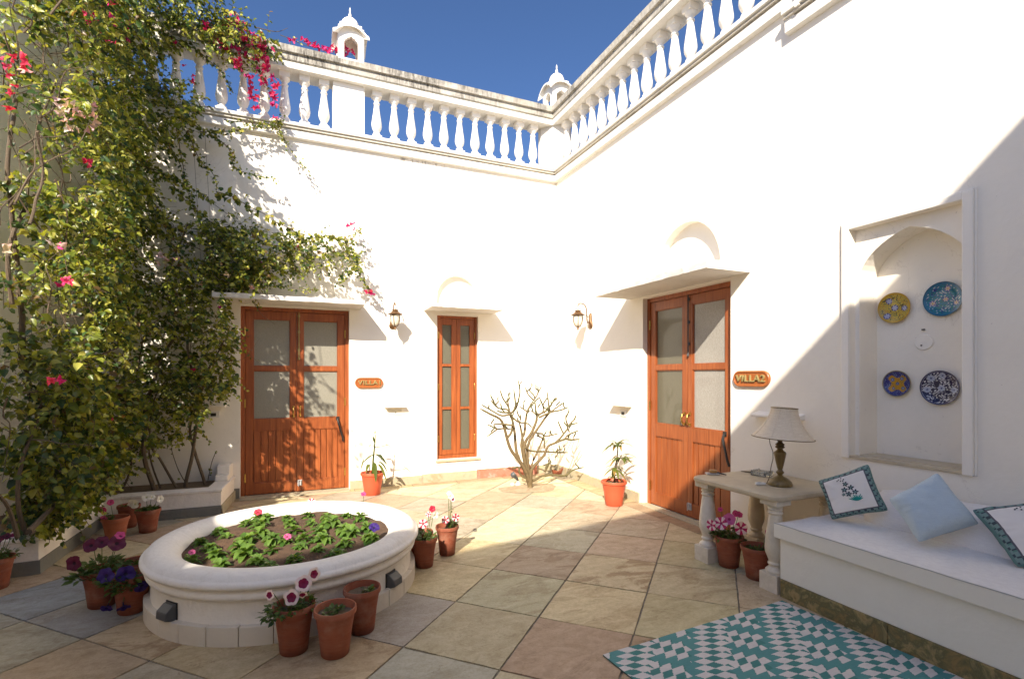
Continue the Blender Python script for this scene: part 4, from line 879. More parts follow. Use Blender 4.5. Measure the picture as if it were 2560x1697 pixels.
# ================================================================ BENCH
t = thing('masonry_bench', 'long white plastered bench with a brown slate plinth along the right wall', 'bench', (-.35,-6,0)); OFF = (-.35,-6,0)
mb = MB().use(M['bench_white']); mb.box((-.690,-8.5,.115), (-.0,-4.425,.384)); mb.build('bench_body', t, off=OFF, bevel=.006)
mb = MB().use(M['bench_white']); mb.box((-.722,-8.5,.385), (-.0,-4.402,.478)); mb.build('seat_slab', t, off=OFF, bevel=.006)
mb = MB().use(M['skirt_brown']); y = -4.43; r = random.Random(9)
while y > -8.4: y2 = max(-8.5, y-.66); mb.box((-.697, y2+.002, -.02), (-.02, y-.002, .1145)); y = y2
mb.build('plinth', t, off=OFF, bevel=.003)
t = thing('seat_mattress', 'thin white cotton mattress covering the bench seat', 'mattress', (-.35,-6,.479)); mb = MB().use(M['mattress']); OFF = (-.35,-6,.479)
nx, ny = 30, 200; vs = []
for i in range(ny+1):
    for j in range(nx+1):
        u = j/nx; v = i/ny; x = -.706+.70*u; y = -4.415-4.05*v
        z = .482+.038*(1-(2*u-.95)**4 if 0 < u < 1 else 0)*min(1, u*1.7)*min(1, (v*4.05)/.20+.02)**.6+.006*noise.noise(Vector((x*5, y*4, 3)))+.006*noise.noise(Vector((x*4+y*3, y*11-x*6, 7)))*(u > .02)+.004*abs(noise.noise(Vector((x*9, y*6, 1))))
        if i == 0 or j == 0: z = .4795
        vs.append((x, y, z))
mb.add(vs, [(i*(nx+1)+j, i*(nx+1)+j+1, (i+1)*(nx+1)+j+1, (i+1)*(nx+1)+j) for i in range(ny) for j in range(nx)]); mb.build('cover', t, smooth=True, off=OFF, angle=60)
mb = MB().use(M['grey_plastic']); mb.tube([(-.722+.002*math.sin(q*1.7), -4.405-.1*q, .4805+.001*math.sin(q*2.3)) for q in range(41)], .0028, 6); mb.build('piping', t, off=OFF)
t = thing('back_bolster', 'long white bolster lying along the wall behind the cushions', 'bolster', (-.15,-6,.5)); mb = MB().use(M['mattress']); OFF = (-.15,-6,.5)
sec = [(-.285,.505),(-.295,.535),(-.265,.59),(-.215,.65),(-.15,.70),(-.10,.725),(-.045,.72),(-.02,.68),(-.012,.58),(-.012,.50)]
n = 60; vs = []; k = len(sec)
for i in range(n+1):
    y = -4.64-3.85*i/n; e = (.6, .9, .97)[i] if i < 3 else 1
    for x, z in sec: vs.append((-.01+(x+.01)*e+.006*noise.noise(Vector((y*4, z*9, 2))), y, .5+(z-.5)*e+.006*noise.noise(Vector((x*9, y*5, 4)))))
mb.add(vs, [(i*k+a, (i+1)*k+a, (i+1)*k+a+1, i*k+a+1) for i in range(n) for a in range(k-1)]+[tuple(range(k))]); mb.build('cover', t, smooth=True, off=OFF, angle=70)
# cushions: four corners in space, puffed
def cushion(name, label, BL, BR, TR, TL, puff, printed, seed, mat='mattress'):
    BL, BR, TR, TL = map(Vector, (BL, BR, TR, TL)); c = (BL+BR+TR+TL)/4; nrm = (BR-BL).cross(TL-BL).normalized()
    if nrm.dot(CAM-c) < 0: nrm = -nrm
    t = thing(name, label, 'cushion', c, 0, 'cushions on the bench'); n = 44; r = random.Random(seed)
    def P(u, v, sgn):
        q = BL*(1-u)*(1-v)+BR*u*(1-v)+TR*u*v+TL*(1-u)*v
        su, sv = 2*u-1, 2*v-1; e = (1-su**4)*(1-sv**4); pin = .035*(1-abs(su)**1.5*1)*0
        q = q+(c-q)*((.075+.03*noise.noise(Vector((su*2, seed, 1))))*(1-su*su)*abs(sv)**3+(.075+.03*noise.noise(Vector((sv*2, seed, 4))))*(1-sv*sv)*abs(su)**3+.05*(abs(su)*abs(sv))**9)
        rad_ = math.atan2(sv, su); edge_ = max(abs(su), abs(sv)); wr = .010*noise.noise(Vector((u*2.5+seed, v*2.5, seed)))+.012*edge_**3*noise.noise(Vector((math.cos(rad_)*7+seed, math.sin(rad_)*7, edge_*1.2)))*(1-edge_**8)+.005*noise.noise(Vector((u*8, v*6+seed, seed)))
        return q+nrm*sgn*(puff*e**.55+wr*(1 if e > 0 else 0))
    mb = MB()
    for sgn in (1, -1):
        mb.use(M['printed' if printed else mat], (.78,.75,.72)); vs = [P(i/n, j/n, sgn) for j in range(n+1) for i in range(n+1)]; fs = []; cl = []
        for j in range(n):
            for i in range(n):
                u, v = (i+.5)/n, (j+.5)/n; m = min(u, v, 1-u, 1-v); col = (.78,.745,.71)
                if printed and m < .085:
                    s = u if min(v, 1-v) < min(u, 1-u) else v; k = math.sin(s*2*PI*9+(m > .045)*2); col = (.17,.27,.26) if k < .45 else (.05,.07,.085)
                    if .35 < k < .7: col = (.10,.22,.19)
                    if m < .022: col = (.11,.21,.20)
                elif printed and m < .11: col = (.10,.10,.12)
                fs.append((j*(n+1)+i, j*(n+1)+i+1, (j+1)*(n+1)+i+1, (j+1)*(n+1)+i)); cl.append(col)
        mb.add(vs, fs, cl)
    mb.build('cover', t, smooth=True, off=c, angle=80)
    if printed:                                                      # the block-printed flower spray, laid on the cloth
        mb = MB().use(M['printed'])
        def blob(u0, v0, a, ln, wd, col):
            pts = []
            for k in range(8): th = 2*PI*k/8; x = ln*.5*(1+math.cos(th)); y = wd*.5*math.sin(th); pts.append((u0+x*math.cos(a)-y*math.sin(a), v0+x*math.sin(a)+y*math.cos(a)))
            mb.add([P(u, v, 1)+nrm*.0025-c for u, v in pts], [tuple(range(8))], col)
        dk = (.035,.037,.055); te = (.02,.30,.27); pale = (.35,.55,.53)
        for (u0, v0, q) in ((.50,.70,.058),(.45,.585,.064),(.57,.60,.062),(.50,.475,.062),(.62,.49,.06),(.41,.49,.04)):
            for k in range(5): blob(u0, v0, k*2*PI/5+q*40, q, q*.52, dk)
            for k in range(5): blob(u0, v0, k*2*PI/5+q*40+.63, q*.7, .012, pale)
        for (u0, v0) in ((.40,.82),(.45,.84),(.43,.78),(.49,.80),(.37,.80),(.47,.77)): blob(u0, v0, 1.0, .035, .022, dk)
        for k in range(9): blob(.60, .30, .35+k*.28, .12+.02*(k % 3), .022, te)
        mb.build('printed_spray', t)
    return t
def closest(px, A):
    d = ray(*px); return CAM+d*((Vector(A)-CAM).dot(d)/d.dot(d))
BL = at(2078, 1301, 2, .515); BR = closest((2224,1277), (-.31,-4.87,.635)); TL = closest((2043,1200), (-.42,-4.50,.755)); TR = closest((2172,1157), BR+TL-BL)
cushion('cushion', 'white cushion printed with a dark flower spray and teal border, nearest the lamp', BL, BR, TR, TL, .055, True, 3)
BL = at(2297, 1358, 2, .535); BR = closest((2452,1310), (-.27,-5.30,.66)); TL = closest((2219,1247), (-.45,-4.95,.73)); TR = closest((2344,1178), BR+TL-BL)
cushion('cushion', 'plain pale blue velvet cushion between the two printed ones', BL, BR, TR, TL, .075, False, 8, 'blue_cloth')
BL = at(2541, 1420, 2, .515); BR = BL+Vector((.27,-.27,.10)); TL = closest((2424,1272), (-.28,-5.27,.737)); TR = BR+TL-BL
cushion('cushion', 'white printed cushion with teal border at the right edge of the picture', BL, BR, TR, TL, .055, True, 5)

# ================================================================ RUG
t0 = Vector((-.748,-4.487)); ex = Vector((-2.168,-4.575))-t0; ex.normalize(); ey = Vector((ex.y, -ex.x)); ey = ey if ey.y < 0 else -ey
LU, LVV = 1.42, 1.5
TEAL = (.055,.215,.205); TEAL2 = (.085,.27,.27); OFFW = (.66,.62,.60)
rp = Vector((t0.x, t0.y))
t = thing('cotton_rug', 'teal and white diamond patterned flat-woven rug in front of the bench', 'rug', (rp.x+ex.x*.7+ey.x, rp.y+ex.y*.7+ey.y, 0))
mb = MB().use(M['rug']); NU, NV = 284, 300
def rug_col(u, v):
    "rows of leaning white cells; zones drift one way then the other, split by plain teal bands"
    j = math.floor(v/.0435); fv = v/.0435-j; vr = j*.0435
    d = u-1.02*(vr+.0217); P = .545; z = (d+.02) % P; b = math.floor((d+.02)/P)
    if z < .29:
        q = z+.027*(fv-.5)
        for c in (.05, .185):
            if abs(q-c) < .035: return OFFW
        if z > .218: return TEAL2
        return TEAL
    s_ = u+.97*(vr+.0217)-.031*(fv-.5); q = (s_-.065) % .335
    for c in (.045, .18):
        if abs(q-c) < .037: return OFFW
    return TEAL if q < .22 else TEAL2
for_rows = []
zf = lambda u, v: .007+.002*noise.noise(Vector((u*3, v*3, 1)))
vs = []
for j in range(NV+1):
    for i in range(NU+1):
        u = LU*i/NU; v = LVV*j/NV; wob = .006*noise.noise(Vector((u*2, v*2, 9))); p = rp+ex*u+ey*v+ex*wob*(0 < i < NU)
        if i in (0, NU): p = p+ex*.012*noise.noise(Vector((v*4, i, 3)))
        if j == 0: p = p+ey*.012*noise.noise(Vector((u*4, 5, 3)))
        vs.append((p.x, p.y, zf(u, v)))
fs = []; cl = []
for j in range(NV):
    for i in range(NU):
        fs.append((j*(NU+1)+i, j*(NU+1)+i+1, (j+1)*(NU+1)+i+1, (j+1)*(NU+1)+i)); u = LU*(i+.5)/NU; v = LVV*(j+.5)/NV; cl.append(rug_col(u+.004*noise.noise(Vector((u*9, v*9, 2))), v+.003*noise.noise(Vector((u*9, v*9, 8)))))
mb.add(vs, fs, cl)
edge = [j*(NU+1) for j in range(NV+1)]; 
for seq, c in (([i for i in range(NU+1)], (.6,.57,.5)), ([j*(NU+1)+NU for j in range(NV+1)], (.05,.12,.10)), ([j*(NU+1) for j in range(NV+1)], (.06,.2,.19))):
    mb.add([vs[q] for q in seq]+[(vs[q][0], vs[q][1], .0005) for q in seq], [(i, i+1, len(seq)+i+1, len(seq)+i) for i in range(len(seq)-1)], c)
mb.build('weave', t, off=t.location)

# ================================================================ THINGS ON THE WALLS
def lantern(label, loc, rz, hang):
    "bracket lantern: wall plate in the local x-z plane at y=0, lamp hung at y=-.20"
    t = thing('wall_lantern', label, 'lantern', loc, rz, 'bronze bracket lanterns'); f = .20
    mb = MB().use(M['bronze']); po = [(.022*math.cos(a), -.052+.052*math.sin(a)) for a in [PI+PI*i/8 for i in range(9)]]+[(.030*math.cos(PI*i/8), .02+.0) for i in ()]
    prof = [(-.046,-.045),(-.034,-.074),(0,-.086),(.034,-.074),(.046,-.045),(.036,-.005),(.026,.03),(.022,.09),(.014,.118),(0,.126),(-.014,.118),(-.022,.09),(-.026,.03),(-.036,-.005)]
    n = len(prof); vs = [(x, 0, z) for x, z in prof]+[(x, -.012, z) for x, z in prof]+[(x*.62, -.026, z*.8+.004) for x, z in prof]
    mb.add(vs, [(i, (i+1)%n, n+(i+1)%n, n+i) for i in range(n)]+[(n+i, n+(i+1)%n, 2*n+(i+1)%n, 2*n+i) for i in range(n)]+[tuple(range(2*n, 3*n))])
    mb.lathe([(0,.0),(.016,-.006),(.026,-.016),(.030,-.028),(.02,-.036),(0,-.04)], 12, mat4=Matrix.Translation((0,-.02,-.045)) @ Matrix.Rotation(R(-90), 4, 'X') @ Matrix.Scale(-1, 4, (0,0,1)))
    mb.build('wall_plate', t, smooth=True, angle=50)
    mb = MB().use(M['bronze']); mb.tube([(0,-.015,.0),(0,-.05,-.005),(0,-.062,.03),(0,-.064,.10),(0,-.068,.17),(0,-.085,.215),(0,-.12,.243),(0,-.16,.248),(0,-.19,.236),(0,-.2,.215),(0,-.2,.205)], [.008,.009,.008,.0075,.007,.007,.007,.007,.007,.007,.009], 8); mb.tube([(0,-.06,.075),(0,-.03,.08),(0,-.005,.09)], .005, 6); mb.build('arm', t, smooth=True)
    mb = MB().use(M['white_plastic']); mb.tube([(0,-f,.207),(.004,-f,.19),(-.004,-f,.175),(0,-f,.165)], .003, 6); mb.build('chain', t)
    c = (0,-f,.0)
    mb = MB().use(M['bronze']); mb.lathe([(0,.168),(.008,.165),(.010,.155),(.040,.150),(.042,.144),(.034,.138),(.040,.130),(.058,.115),(.062,.108),(.086,.100),(.092,.094),(.090,.088),(.070,.086),(.060,.082),(0,.082)], 24, c); mb.build('cap', t, smooth=True, angle=40)
    mb = MB().use(M['frost']); mb.lathe([(.056,.083),(.058,.06),(.057,.03),(.052,-.005),(.042,-.035),(.026,-.056),(.012,-.062)], 24, c); mb.build('glass_globe', t, smooth=True)
    mb = MB().use(M['bronze'])
    for k in range(4):
        a = PI/4+PI/2*k+.3; mb.tube([(r_*math.cos(a), -f+r_*math.sin(a), z) for r_, z in ((.064,.086),(.0625,.05),(.0605,.02),(.055,-.01),(.044,-.038),(.028,-.060),(.014,-.068))], .005, 6)
    mb.lathe([(.012,-.060),(.016,-.066),(.016,-.074),(.011,-.078),(.014,-.086),(.015,-.092),(.007,-.10),(.005,-.112),(0,-.124)], 12, c); mb.build('cage', t, smooth=True)
    return t
lantern('bronze bracket lantern with frosted glass on the back wall between door and window', (-2.45, 0, 2.155), 0, 1)
lantern('bronze bracket lantern with frosted glass on the right wall beside the canopy', (0, -.985, 2.165), RW, 1)

def sign(text, label, loc, rz, W, H):
    t = thing('name_sign', label, 'sign', loc, rz, 'wooden villa name signs')
    def stad(w, h, n=12):
        r_ = h/2; return [(w/2-r_+r_*math.cos(a), r_*math.sin(a)) for a in [-PI/2+PI*i/n for i in range(n+1)]]+[(-w/2+r_+r_*math.cos(a), r_*math.sin(a)) for a in [PI/2+PI*i/n for i in range(n+1)]]
    mb = MB().use(M['wood_sign']); rows = ((W-.004, H-.004, 0), (W, H, -.006), (W, H, -.022), (W-.008, H-.008, -.027), (W-.030, H-.030, -.027), (W-.036, H-.036, -.0215))
    vs = []; 
    for w, h, y in rows: vs += [(x, y, z) for x, z in stad(w, h)]
    n = len(stad(W, H)); mb.add(vs, [(i*n+j, i*n+(j+1)%n, (i+1)*n+(j+1)%n, (i+1)*n+j) for i in range(len(rows)-1) for j in range(n)]+[tuple((len(rows)-1)*n+j for j in range(n))]); mb.build('board', t, smooth=True, angle=30)
    cu = bpy.data.curves.new('letters', 'FONT'); cu.body = text; cu.size = H*.60; cu.extrude = .009; cu.align_x = 'CENTER'; cu.align_y = 'CENTER'; cu.bevel_depth = .0005; cu.space_character = 1.12; cu.offset = .0006
    tmp = bpy.data.objects.new('tmp', cu); COL.objects.link(tmp); dg = bpy.context.evaluated_depsgraph_get(); me = bpy.data.meshes.new_from_object(tmp.evaluated_get(dg)); bpy.data.objects.remove(tmp)
    me.materials.clear(); me.materials.append(M['gold']); xs = [v.co.x for v in me.vertices]; k = (W*.80)/(max(xs)-min(xs)); mx = (max(xs)+min(xs))/2
    for v in me.vertices: x, y, z = v.co; v.co = ((x-mx)*k, -.0215-.006-z*.8, y)
    o = bpy.data.objects.new('letters', me); COL.objects.link(o); o.parent = t
    return t
sign('VILLA1', 'oval wooden sign lettered VILLA1 right of the left door', (-2.754, 0, 1.363), 0, .352, .135)
sign('VILLA2', 'oval wooden sign lettered VILLA2 right of the right door', (0, -3.592, 1.427), RW, .378, .138)

def hood(label, loc, rz, w, d, kind, cat='wall outlet'):
    "little sloping plaster hood with an outlet or step light under it"
    t = thing('hooded_outlet', label, cat, loc, rz, 'hooded outlets on the walls')
    mb = MB().use(M['smooth_white']); vs = [(-w/2,.001,.02),(-w/2,-d,-.004),(-w/2,-d,-.024),(-w/2,.001,-.028)]; vs2 = [(-x, y, z) for x, y, z in vs]
    mb.add(vs+vs2, [(0,1,2,3),(7,6,5,4)]+[(i, 4+i, 4+(i+1)%4, (i+1)%4) for i in range(4)]); mb.build('hood', t, bevel=.005)
    if kind == 'louvre':
        mb = MB().use(M['smooth_white']); mb.box((-w*.40,-.012,-.128), (w*.36,.0,-.112)); mb.box((-w*.40,-.010,-.112), (-w*.385,.0,-.03)); mb.box((w*.345,-.010,-.112), (w*.36,.0,-.03)); mb.box((-w*.385,-.008,-.055), (w*.345,.0,-.048)); mb.build('frame', t, bevel=.002)
        mb = MB().use(M['frost']); mb.box((-w*.384,-.003,-.112), (w*.344,.0,-.0556)); mb.build('lens', t)
        mb = MB().use(M['dark_grey']); mb.box((.01,-.006,-.105), (.02,-.003,-.085)); mb.build('screw', t)
    else:
        mb = MB().use(M['white_plastic']); mb.box((-.065,-.010,-.150), (.065,.0,-.075)); mb.build('plate', t, bevel=.003)
        mb = MB().use(M['black']); mb.box((-.028,-.013,-.132), (.028,-.0095,-.095)); mb.build('socket', t, bevel=.001)
    return t
hood('white hooded step light low on the back wall under the left lantern', (-2.425, 0, 1.06), 0, .27, .085, 'louvre', 'step light')
hood('white hooded black socket low on the right wall above the palm pot', (0, -1.72, 1.115), RW, .34, .095, 'socket')
hood('white hooded black socket half behind vines left of the left door', (-4.515, 0, 1.115), 0, .26, .09, 'socket')
hood('white hooded outlet on the right wall hidden behind the lampshade', (0, -3.87, 1.135), RW, .43, .095, 'socket')

# plates in the niche
def plate(label, y, z, rad, ang, paint, seed):
    t = thing('wall_plate', label, 'plate', (.2495, y, z), RW, 'painted plates in the niche'); r = random.Random(seed); mb = MB().use(M['glaze'])
    NR_, NS = 40, 160; vs = [(0, -.010, 0)]; hp = lambda q: -.008-.016*max(0, (q-.55)/.45)**1.3
    for i in range(1, NR_+1):
        q = i/NR_
        for j in range(NS): a = 2*PI*j/NS; vs.append((rad*q*math.cos(a), hp(q), rad*q*math.sin(a)))
    fs = [(0, 1+(j+1)%NS, 1+j) for j in range(NS)]; cl = [paint(0, 0)]*NS
    for i in range(1, NR_):
        for j in range(NS):
            fs.append((1+(i-1)*NS+j, 1+(i-1)*NS+(j+1)%NS, 1+i*NS+(j+1)%NS, 1+i*NS+j)); a = 2*PI*(j+.5)/NS; q = (i+.5)/NR_; cl.append(paint(q*math.cos(a), q*math.sin(a)))
    o = 1+(NR_-1)*NS; edge = [vs[o+j] for j in range(NS)]; k = len(vs)
    vs += [(x*.985, -.018, z_) for x, y_, z_ in edge]+[(x*.6, -.0005, z_*.6) for x, y_, z_ in edge]
    for j in range(NS): fs += [(o+j, o+(j+1)%NS, k+(j+1)%NS, k+j), (k+j, k+(j+1)%NS, k+NS+(j+1)%NS, k+NS+j)]; cl += [paint(1, 0)]*2
    mb.add(vs, fs, cl); mb.build('dish', t, smooth=True, angle=80); return t
def daisies(spots, cols, x, y):
    for (cx, cy, rad, ph) in spots:
        dx, dy = x-cx, y-cy; d = math.hypot(dx, dy)
        if d < rad: a = math.atan2(dy, dx); return cols[2] if d < rad*.28 else (cols[0] if d < rad*(.72+.25*math.cos(6*a+ph)) else cols[1])
    return None
def scrolls(x, y, ph, dens=1.0):
    "curling foliage lines"
    a = math.sin(9*x+4*math.sin(5*y+ph))+math.cos(8*y-4.5*math.sin(6*x-ph)); b = math.sin(17*x*dens+3*math.sin(11*y*dens+ph))*math.sin(16*y*dens-2*math.cos(12*x+ph)); return a, b
def p_yellow(x, y):
    q = math.hypot(x, y)
    if q > .88: return (.42,.26,.03)
    c = daisies([(0,0,.2,0),(-.35,.48,.19,1),(.58,-.08,.18,2),(-.45,-.5,.2,.5)], [(.40,.42,.52),(.06,.05,.22),(.30,.30,.5)], x, y)
    if c: return c
    a, b = scrolls(x, y, 1.2, 1.2)
    return (.06,.045,.03) if abs(a) < .16 else ((.10,.14,.08) if b > .62 else ((.40,.09,.03) if b < -.86 else (.46,.34,.05)))
def p_turq(x, y):
    q = math.hypot(x, y)
    if q > .86: return (.02,.13,.24) if q < .95 else (.015,.085,.15)
    c = daisies([(.1,-.02,.15,0),(.2,.58,.16,1),(-.55,-.2,.17,2),(.62,-.28,.15,3)], [(.55,.45,.35),(.05,.05,.28),(.5,.3,.08)], x, y)
    if c: return c
    a, b = scrolls(x, y, 2.1, 1.1)
    return (.50,.52,.50) if b > .66 else ((.03,.03,.2) if abs(a) < .13 else ((.02,.14,.10) if b < -.55 else (.02,.17,.26)))
def p_yb(x, y):
    q = math.hypot(x, y); a = math.atan2(y, x)
    if q > .95: return (.40,.33,.18)
    if q > .88: return (.05,.05,.13)
    lob = .60+.18*math.cos(4*(a-.78))+.04*math.cos(12*a)
    if q > lob: return (.03,.03,.17) if scrolls(x, y, .3, 1.5)[1] < .5 else (.16,.22,.35)
    c = daisies([(.0,.0,.13,0),(-.35,.3,.15,1),(.3,.38,.14,2),(.38,-.34,.14,2.5),(-.28,-.36,.12,.3)], [(.12,.12,.36),(.10,.16,.07),(.45,.4,.3)], x, y)
    if c: return c
    return (.10,.14,.05) if scrolls(x, y, .9, 1.1)[1] > .7 else (.50,.245,.02)
def p_navy(x, y):
    q = math.hypot(x, y)
    if q > .90: return (.012,.010,.05) if not .92 < q < .945 else (.2,.2,.3)
    c = daisies([(.05,-.03,.17,0),(.12,.70,.17,1),(-.46,.55,.18,2),(-.66,-.12,.18,3),(.68,-.12,.17,.5)], [(.34,.38,.50),(.44,.47,.55),(.04,.04,.14)], x, y)
    if c: return c
    a, b = scrolls(x, y, .6, 1.15)
    return (.55,.55,.58) if b > .42 or abs(a) < .10 else (.010,.009,.048)
plate('yellow plate with blue flowers and dark scrolls, upper left in the niche', -4.588, 1.928, .106, 0, p_yellow, 1)
plate('turquoise plate with small cream flowers, upper right in the niche', -4.880, 1.950, .112, 0, p_turq, 2)
plate('small yellow and dark blue lobed plate, lower left in the niche', -4.605, 1.397, .092, 0, p_yb, 3)
plate('navy plate with white flowers and leaves, lower right in the niche', -4.862, 1.374, .112, 0, p_navy, 4)
t = thing('wall_disc', 'blank white disc fixed in the middle of the niche between the plates', 'disc', (.2495, -4.765, 1.678), RW)
mb = MB().use(M['smooth_white']); mb.lathe([(.054,0),(.054,.006),(.050,.009),(0,.009)], 32, mat4=Matrix.Rotation(R(90), 4, 'X')); mb.build('disc', t, smooth=True)
mb = MB().use(M['black']); mb.lathe([(.005,0),(.005,.013),(0,.014)], 10, mat4=Matrix.Translation((-.012,0,-.022)) @ Matrix.Rotation(R(90), 4, 'X')); mb.build('screw', t)
t = thing('wall_nail', 'small dark nail above the blank disc in the niche', 'nail', (.2495, -4.762, 1.762), RW)
mb = MB().use(M['black']); mb.box((-.008,-.012,-.004), (.008,0,.004)); mb.build('head', t)

# ================================================================ BARE SUCCULENT SHRUB in the corner
SB = Vector((-.862, -.907, 0)); t = thing('bare_shrub', 'leafless grey-brown shrub with green-tipped upright stems in the corner', 'shrub', SB)
def zp(x, y): return 1200+x/5.408, 940+y/5.408
BR_ = [ # traced limbs: (start radius, end radius, side-depth at tip, points)
 (.034,.010,-.16,[(672,1490),(650,1370),(560,1180),(430,1020),(370,860),(330,700),(270,580),(130,510),(0,440)]),
 (.030,.011,.05,[(668,1480),(610,1300),(510,1080),(480,900),(460,720),(430,560),(405,505)]),
 (.034,.010,.10,[(678,1490),(640,1250),(590,1000),(570,800),(530,620)]),
 (.030,.012,-.08,[(680,1480),(600,1120),(610,900),(700,760),(760,620),(770,550),(800,520)]),
 (.026,.011,.15,[(660,1400),(600,1150),(560,900),(600,770),(612,640),(625,550),(640,480),(720,330)]),
 (.026,.011,-.10,[(675,1420),(640,970),(760,740),(900,540),(950,490)]),
 (.030,.008,-.22,[(685,1480),(700,1260),(860,1080),(920,950),(1010,905),(1150,850),(1220,862),(1345,850)]),
 (.024,.007,.18,[(690,1450),(700,1190),(770,1040),(835,880),(850,790),(745,768)]),
 (.014,.008,-.16,[(370,835),(430,740),(440,570),(395,500),(300,490),(220,462)]), (.011,.007,-.12,[(400,500),(360,450),(240,430),(150,330)]), (.012,.007,.0,[(395,500),(385,420),(310,300),(270,190)]),
 (.011,.007,-.2,[(410,515),(300,535),(200,490),(110,440),(20,385)]), (.009,.006,-.1,[(240,430),(195,370),(178,315)]), (.009,.006,.0,[(388,420),(375,310)]),
 (.012,.008,.08,[(410,505),(450,470),(480,380),(460,180)]), (.011,.007,.12,[(455,475),(500,400),(540,230),(520,60)]), (.011,.007,.0,[(430,545),(520,620),(640,640),(700,690)]),
 (.010,.006,-.2,[(460,668),(300,648),(190,650),(205,690),(235,716),(95,652)]), (.009,.006,-.2,[(235,716),(95,815)]), (.009,.007,-.12,[(235,716),(330,708),(420,718)]),
 (.012,.007,-.12,[(800,520),(870,480),(940,430),(1010,295)]), (.010,.006,-.05,[(860,500),(950,400),(1040,285)]), (.009,.006,.12,[(720,330),(780,235),(780,130)]), (.008,.006,.14,[(780,235),(830,140)]), (.010,.006,.16,[(722,325),(655,250),(615,150)]),
 (.010,.006,.05,[(640,480),(530,410)]), (.012,.007,-.14,[(800,560),(950,490),(1090,460),(1190,422)]), (.010,.006,-.12,[(950,490),(1040,420),(1130,363)]), (.011,.007,-.1,[(950,480),(925,370),(912,215)]),
 (.011,.007,.0,[(765,540),(750,420),(738,330)]), (.010,.006,.0,[(840,500),(855,430),(820,300)]), (.009,.006,.08,[(780,540),(690,460)]), (.008,.006,0,[(780,430),(800,385)]),
 (.013,.007,-.2,[(620,955),(690,1010),(880,1020),(1040,1030),(1190,1032)]), (.008,.006,-.2,[(1030,1030),(1055,975)]), (.008,.006,-.22,[(1050,1032),(1045,1070),(1010,1098)]),
 (.013,.007,-.2,[(1000,910),(1080,840),(1180,720),(1200,670),(1322,632)]), (.010,.006,-.15,[(1195,680),(1165,600),(1158,525)]), (.009,.006,-.18,[(1210,655),(1290,575)]), (.009,.006,-.1,[(1130,770),(1085,685)]), (.010,.006,-.24,[(1150,850),(1190,795),(1330,735)]), (.007,.005,-.18,[(1185,715),(1215,760)]),
 (.010,.007,.1,[(875,980),(868,880),(850,800)]), (.009,.006,.05,[(865,812),(960,800),(1055,775)]), (.009,.006,.1,[(845,835),(760,800)]), (.010,.009,.2,[(550,600),(548,520)]),
 (.016,.007,-.05,[(700,1420),(840,1350),(1000,1335),(1150,1345),(1250,1270),(1400,1232)]), (.010,.006,.1,[(880,1280),(900,1200),(970,1160)]), (.010,.006,.12,[(880,1290),(930,1190),(850,1205)]), (.014,.010,.15,[(640,1390),(540,1320),(520,1230),(440,1250)]) ]
mb = MB().use(M['shrub'])
from mathutils.geometry import interpolate_bezier
for i, (r0, r1, dep, pts) in enumerate(BR_):
    ys = [p[1] for p in pts]; P3 = []; n = len(pts)
    y00 = 0 if i < 8 else None
    for k, (x, y) in enumerate(pts):
        hgt = max(0, min(1, (1490-y)/1000)); depth = dep*hgt
        P3.append(at(*zp(x, y), 1, SB.y+depth)-SB)
    # smooth the trace
    fine = []; 
    for k in range(n-1):
        a, b_ = P3[k], P3[k+1]; m0 = (P3[k+1]-P3[k-1])*.5 if k else (b_-a); m1 = (P3[k+2]-P3[k])*.5 if k < n-2 else (b_-a)
        for s in (0, .33, .66): h = s; fine.append(a*(2*h**3-3*h**2+1)+m0*(h**3-2*h*h+h)+b_*(-2*h**3+3*h*h)+m1*(h**3-h*h))
    fine.append(P3[-1]); N = len(fine); r0 = r0*.72 if i < 8 else r0; rad = [r0+(r1-r0)*(k/(N-1))**.8 for k in range(N)]; rad[-1] *= .55
    woody, grn = Vector((.165,.118,.056)), Vector((.070,.080,.018)); tip = 0.9 if r1 < .0095 else .35
    cols = [tuple(woody.lerp(grn, tip*max(0, (k/(N-1)-.35)/.65)) if i < 8 else woody.lerp(grn, .15+.8*(k/(N-1)))) for k in range(N)]
    mb.tube([p+Vector((noise.noise(p*9)*.006, noise.noise(p*9+Vector((3,1,2)))*.006, 0)) for p in fine], [max(q*1.15, .0088) for q in rad[:-1]]+[.006], 8, cols)
r5 = random.Random(55)
for i, (r0, r1, dep, pts) in enumerate(BR_):
    if i in (0, 2, 7): continue
    for rep_ in range(2 if i < 8 else 1):
        k = r5.randrange(max(1, len(pts)-2), len(pts)); x, y = pts[k-1]; x2, y2 = pts[k]; f_ = r5.uniform(.2, .8); x += (x2-x)*f_; y += (y2-y)*f_
        hg = max(0, min(1, (1490-y)/1000)); p0 = at(*zp(x, y), 1, SB.y+dep*hg)-SB; sw = r5.choice((-1, 1))*r5.uniform(.02, .06); L_ = r5.uniform(.06, .13)
        tp = [p0, p0+Vector((sw*.6, r5.uniform(-.04,.04), L_*.35)), p0+Vector((sw, r5.uniform(-.05,.05), L_*.75)), p0+Vector((sw*1.05, 0, L_))]
        mb.tube(tp, [.0095, .0095, .009, .005], 7, [(.10,.09,.035), (.08,.085,.022), (.07,.08,.018), (.07,.08,.018)])
mb.lathe([(.040,-.01),(.034,.02),(.028,.06),(.026,.10),(.015,.14)], 10, cols=[(.2,.145,.07)]*4); mb.build('stems', t, smooth=True, angle=70)
mb = MB().use(M['sand']); n = 30; vs = [(-.03,-.02,.020)]
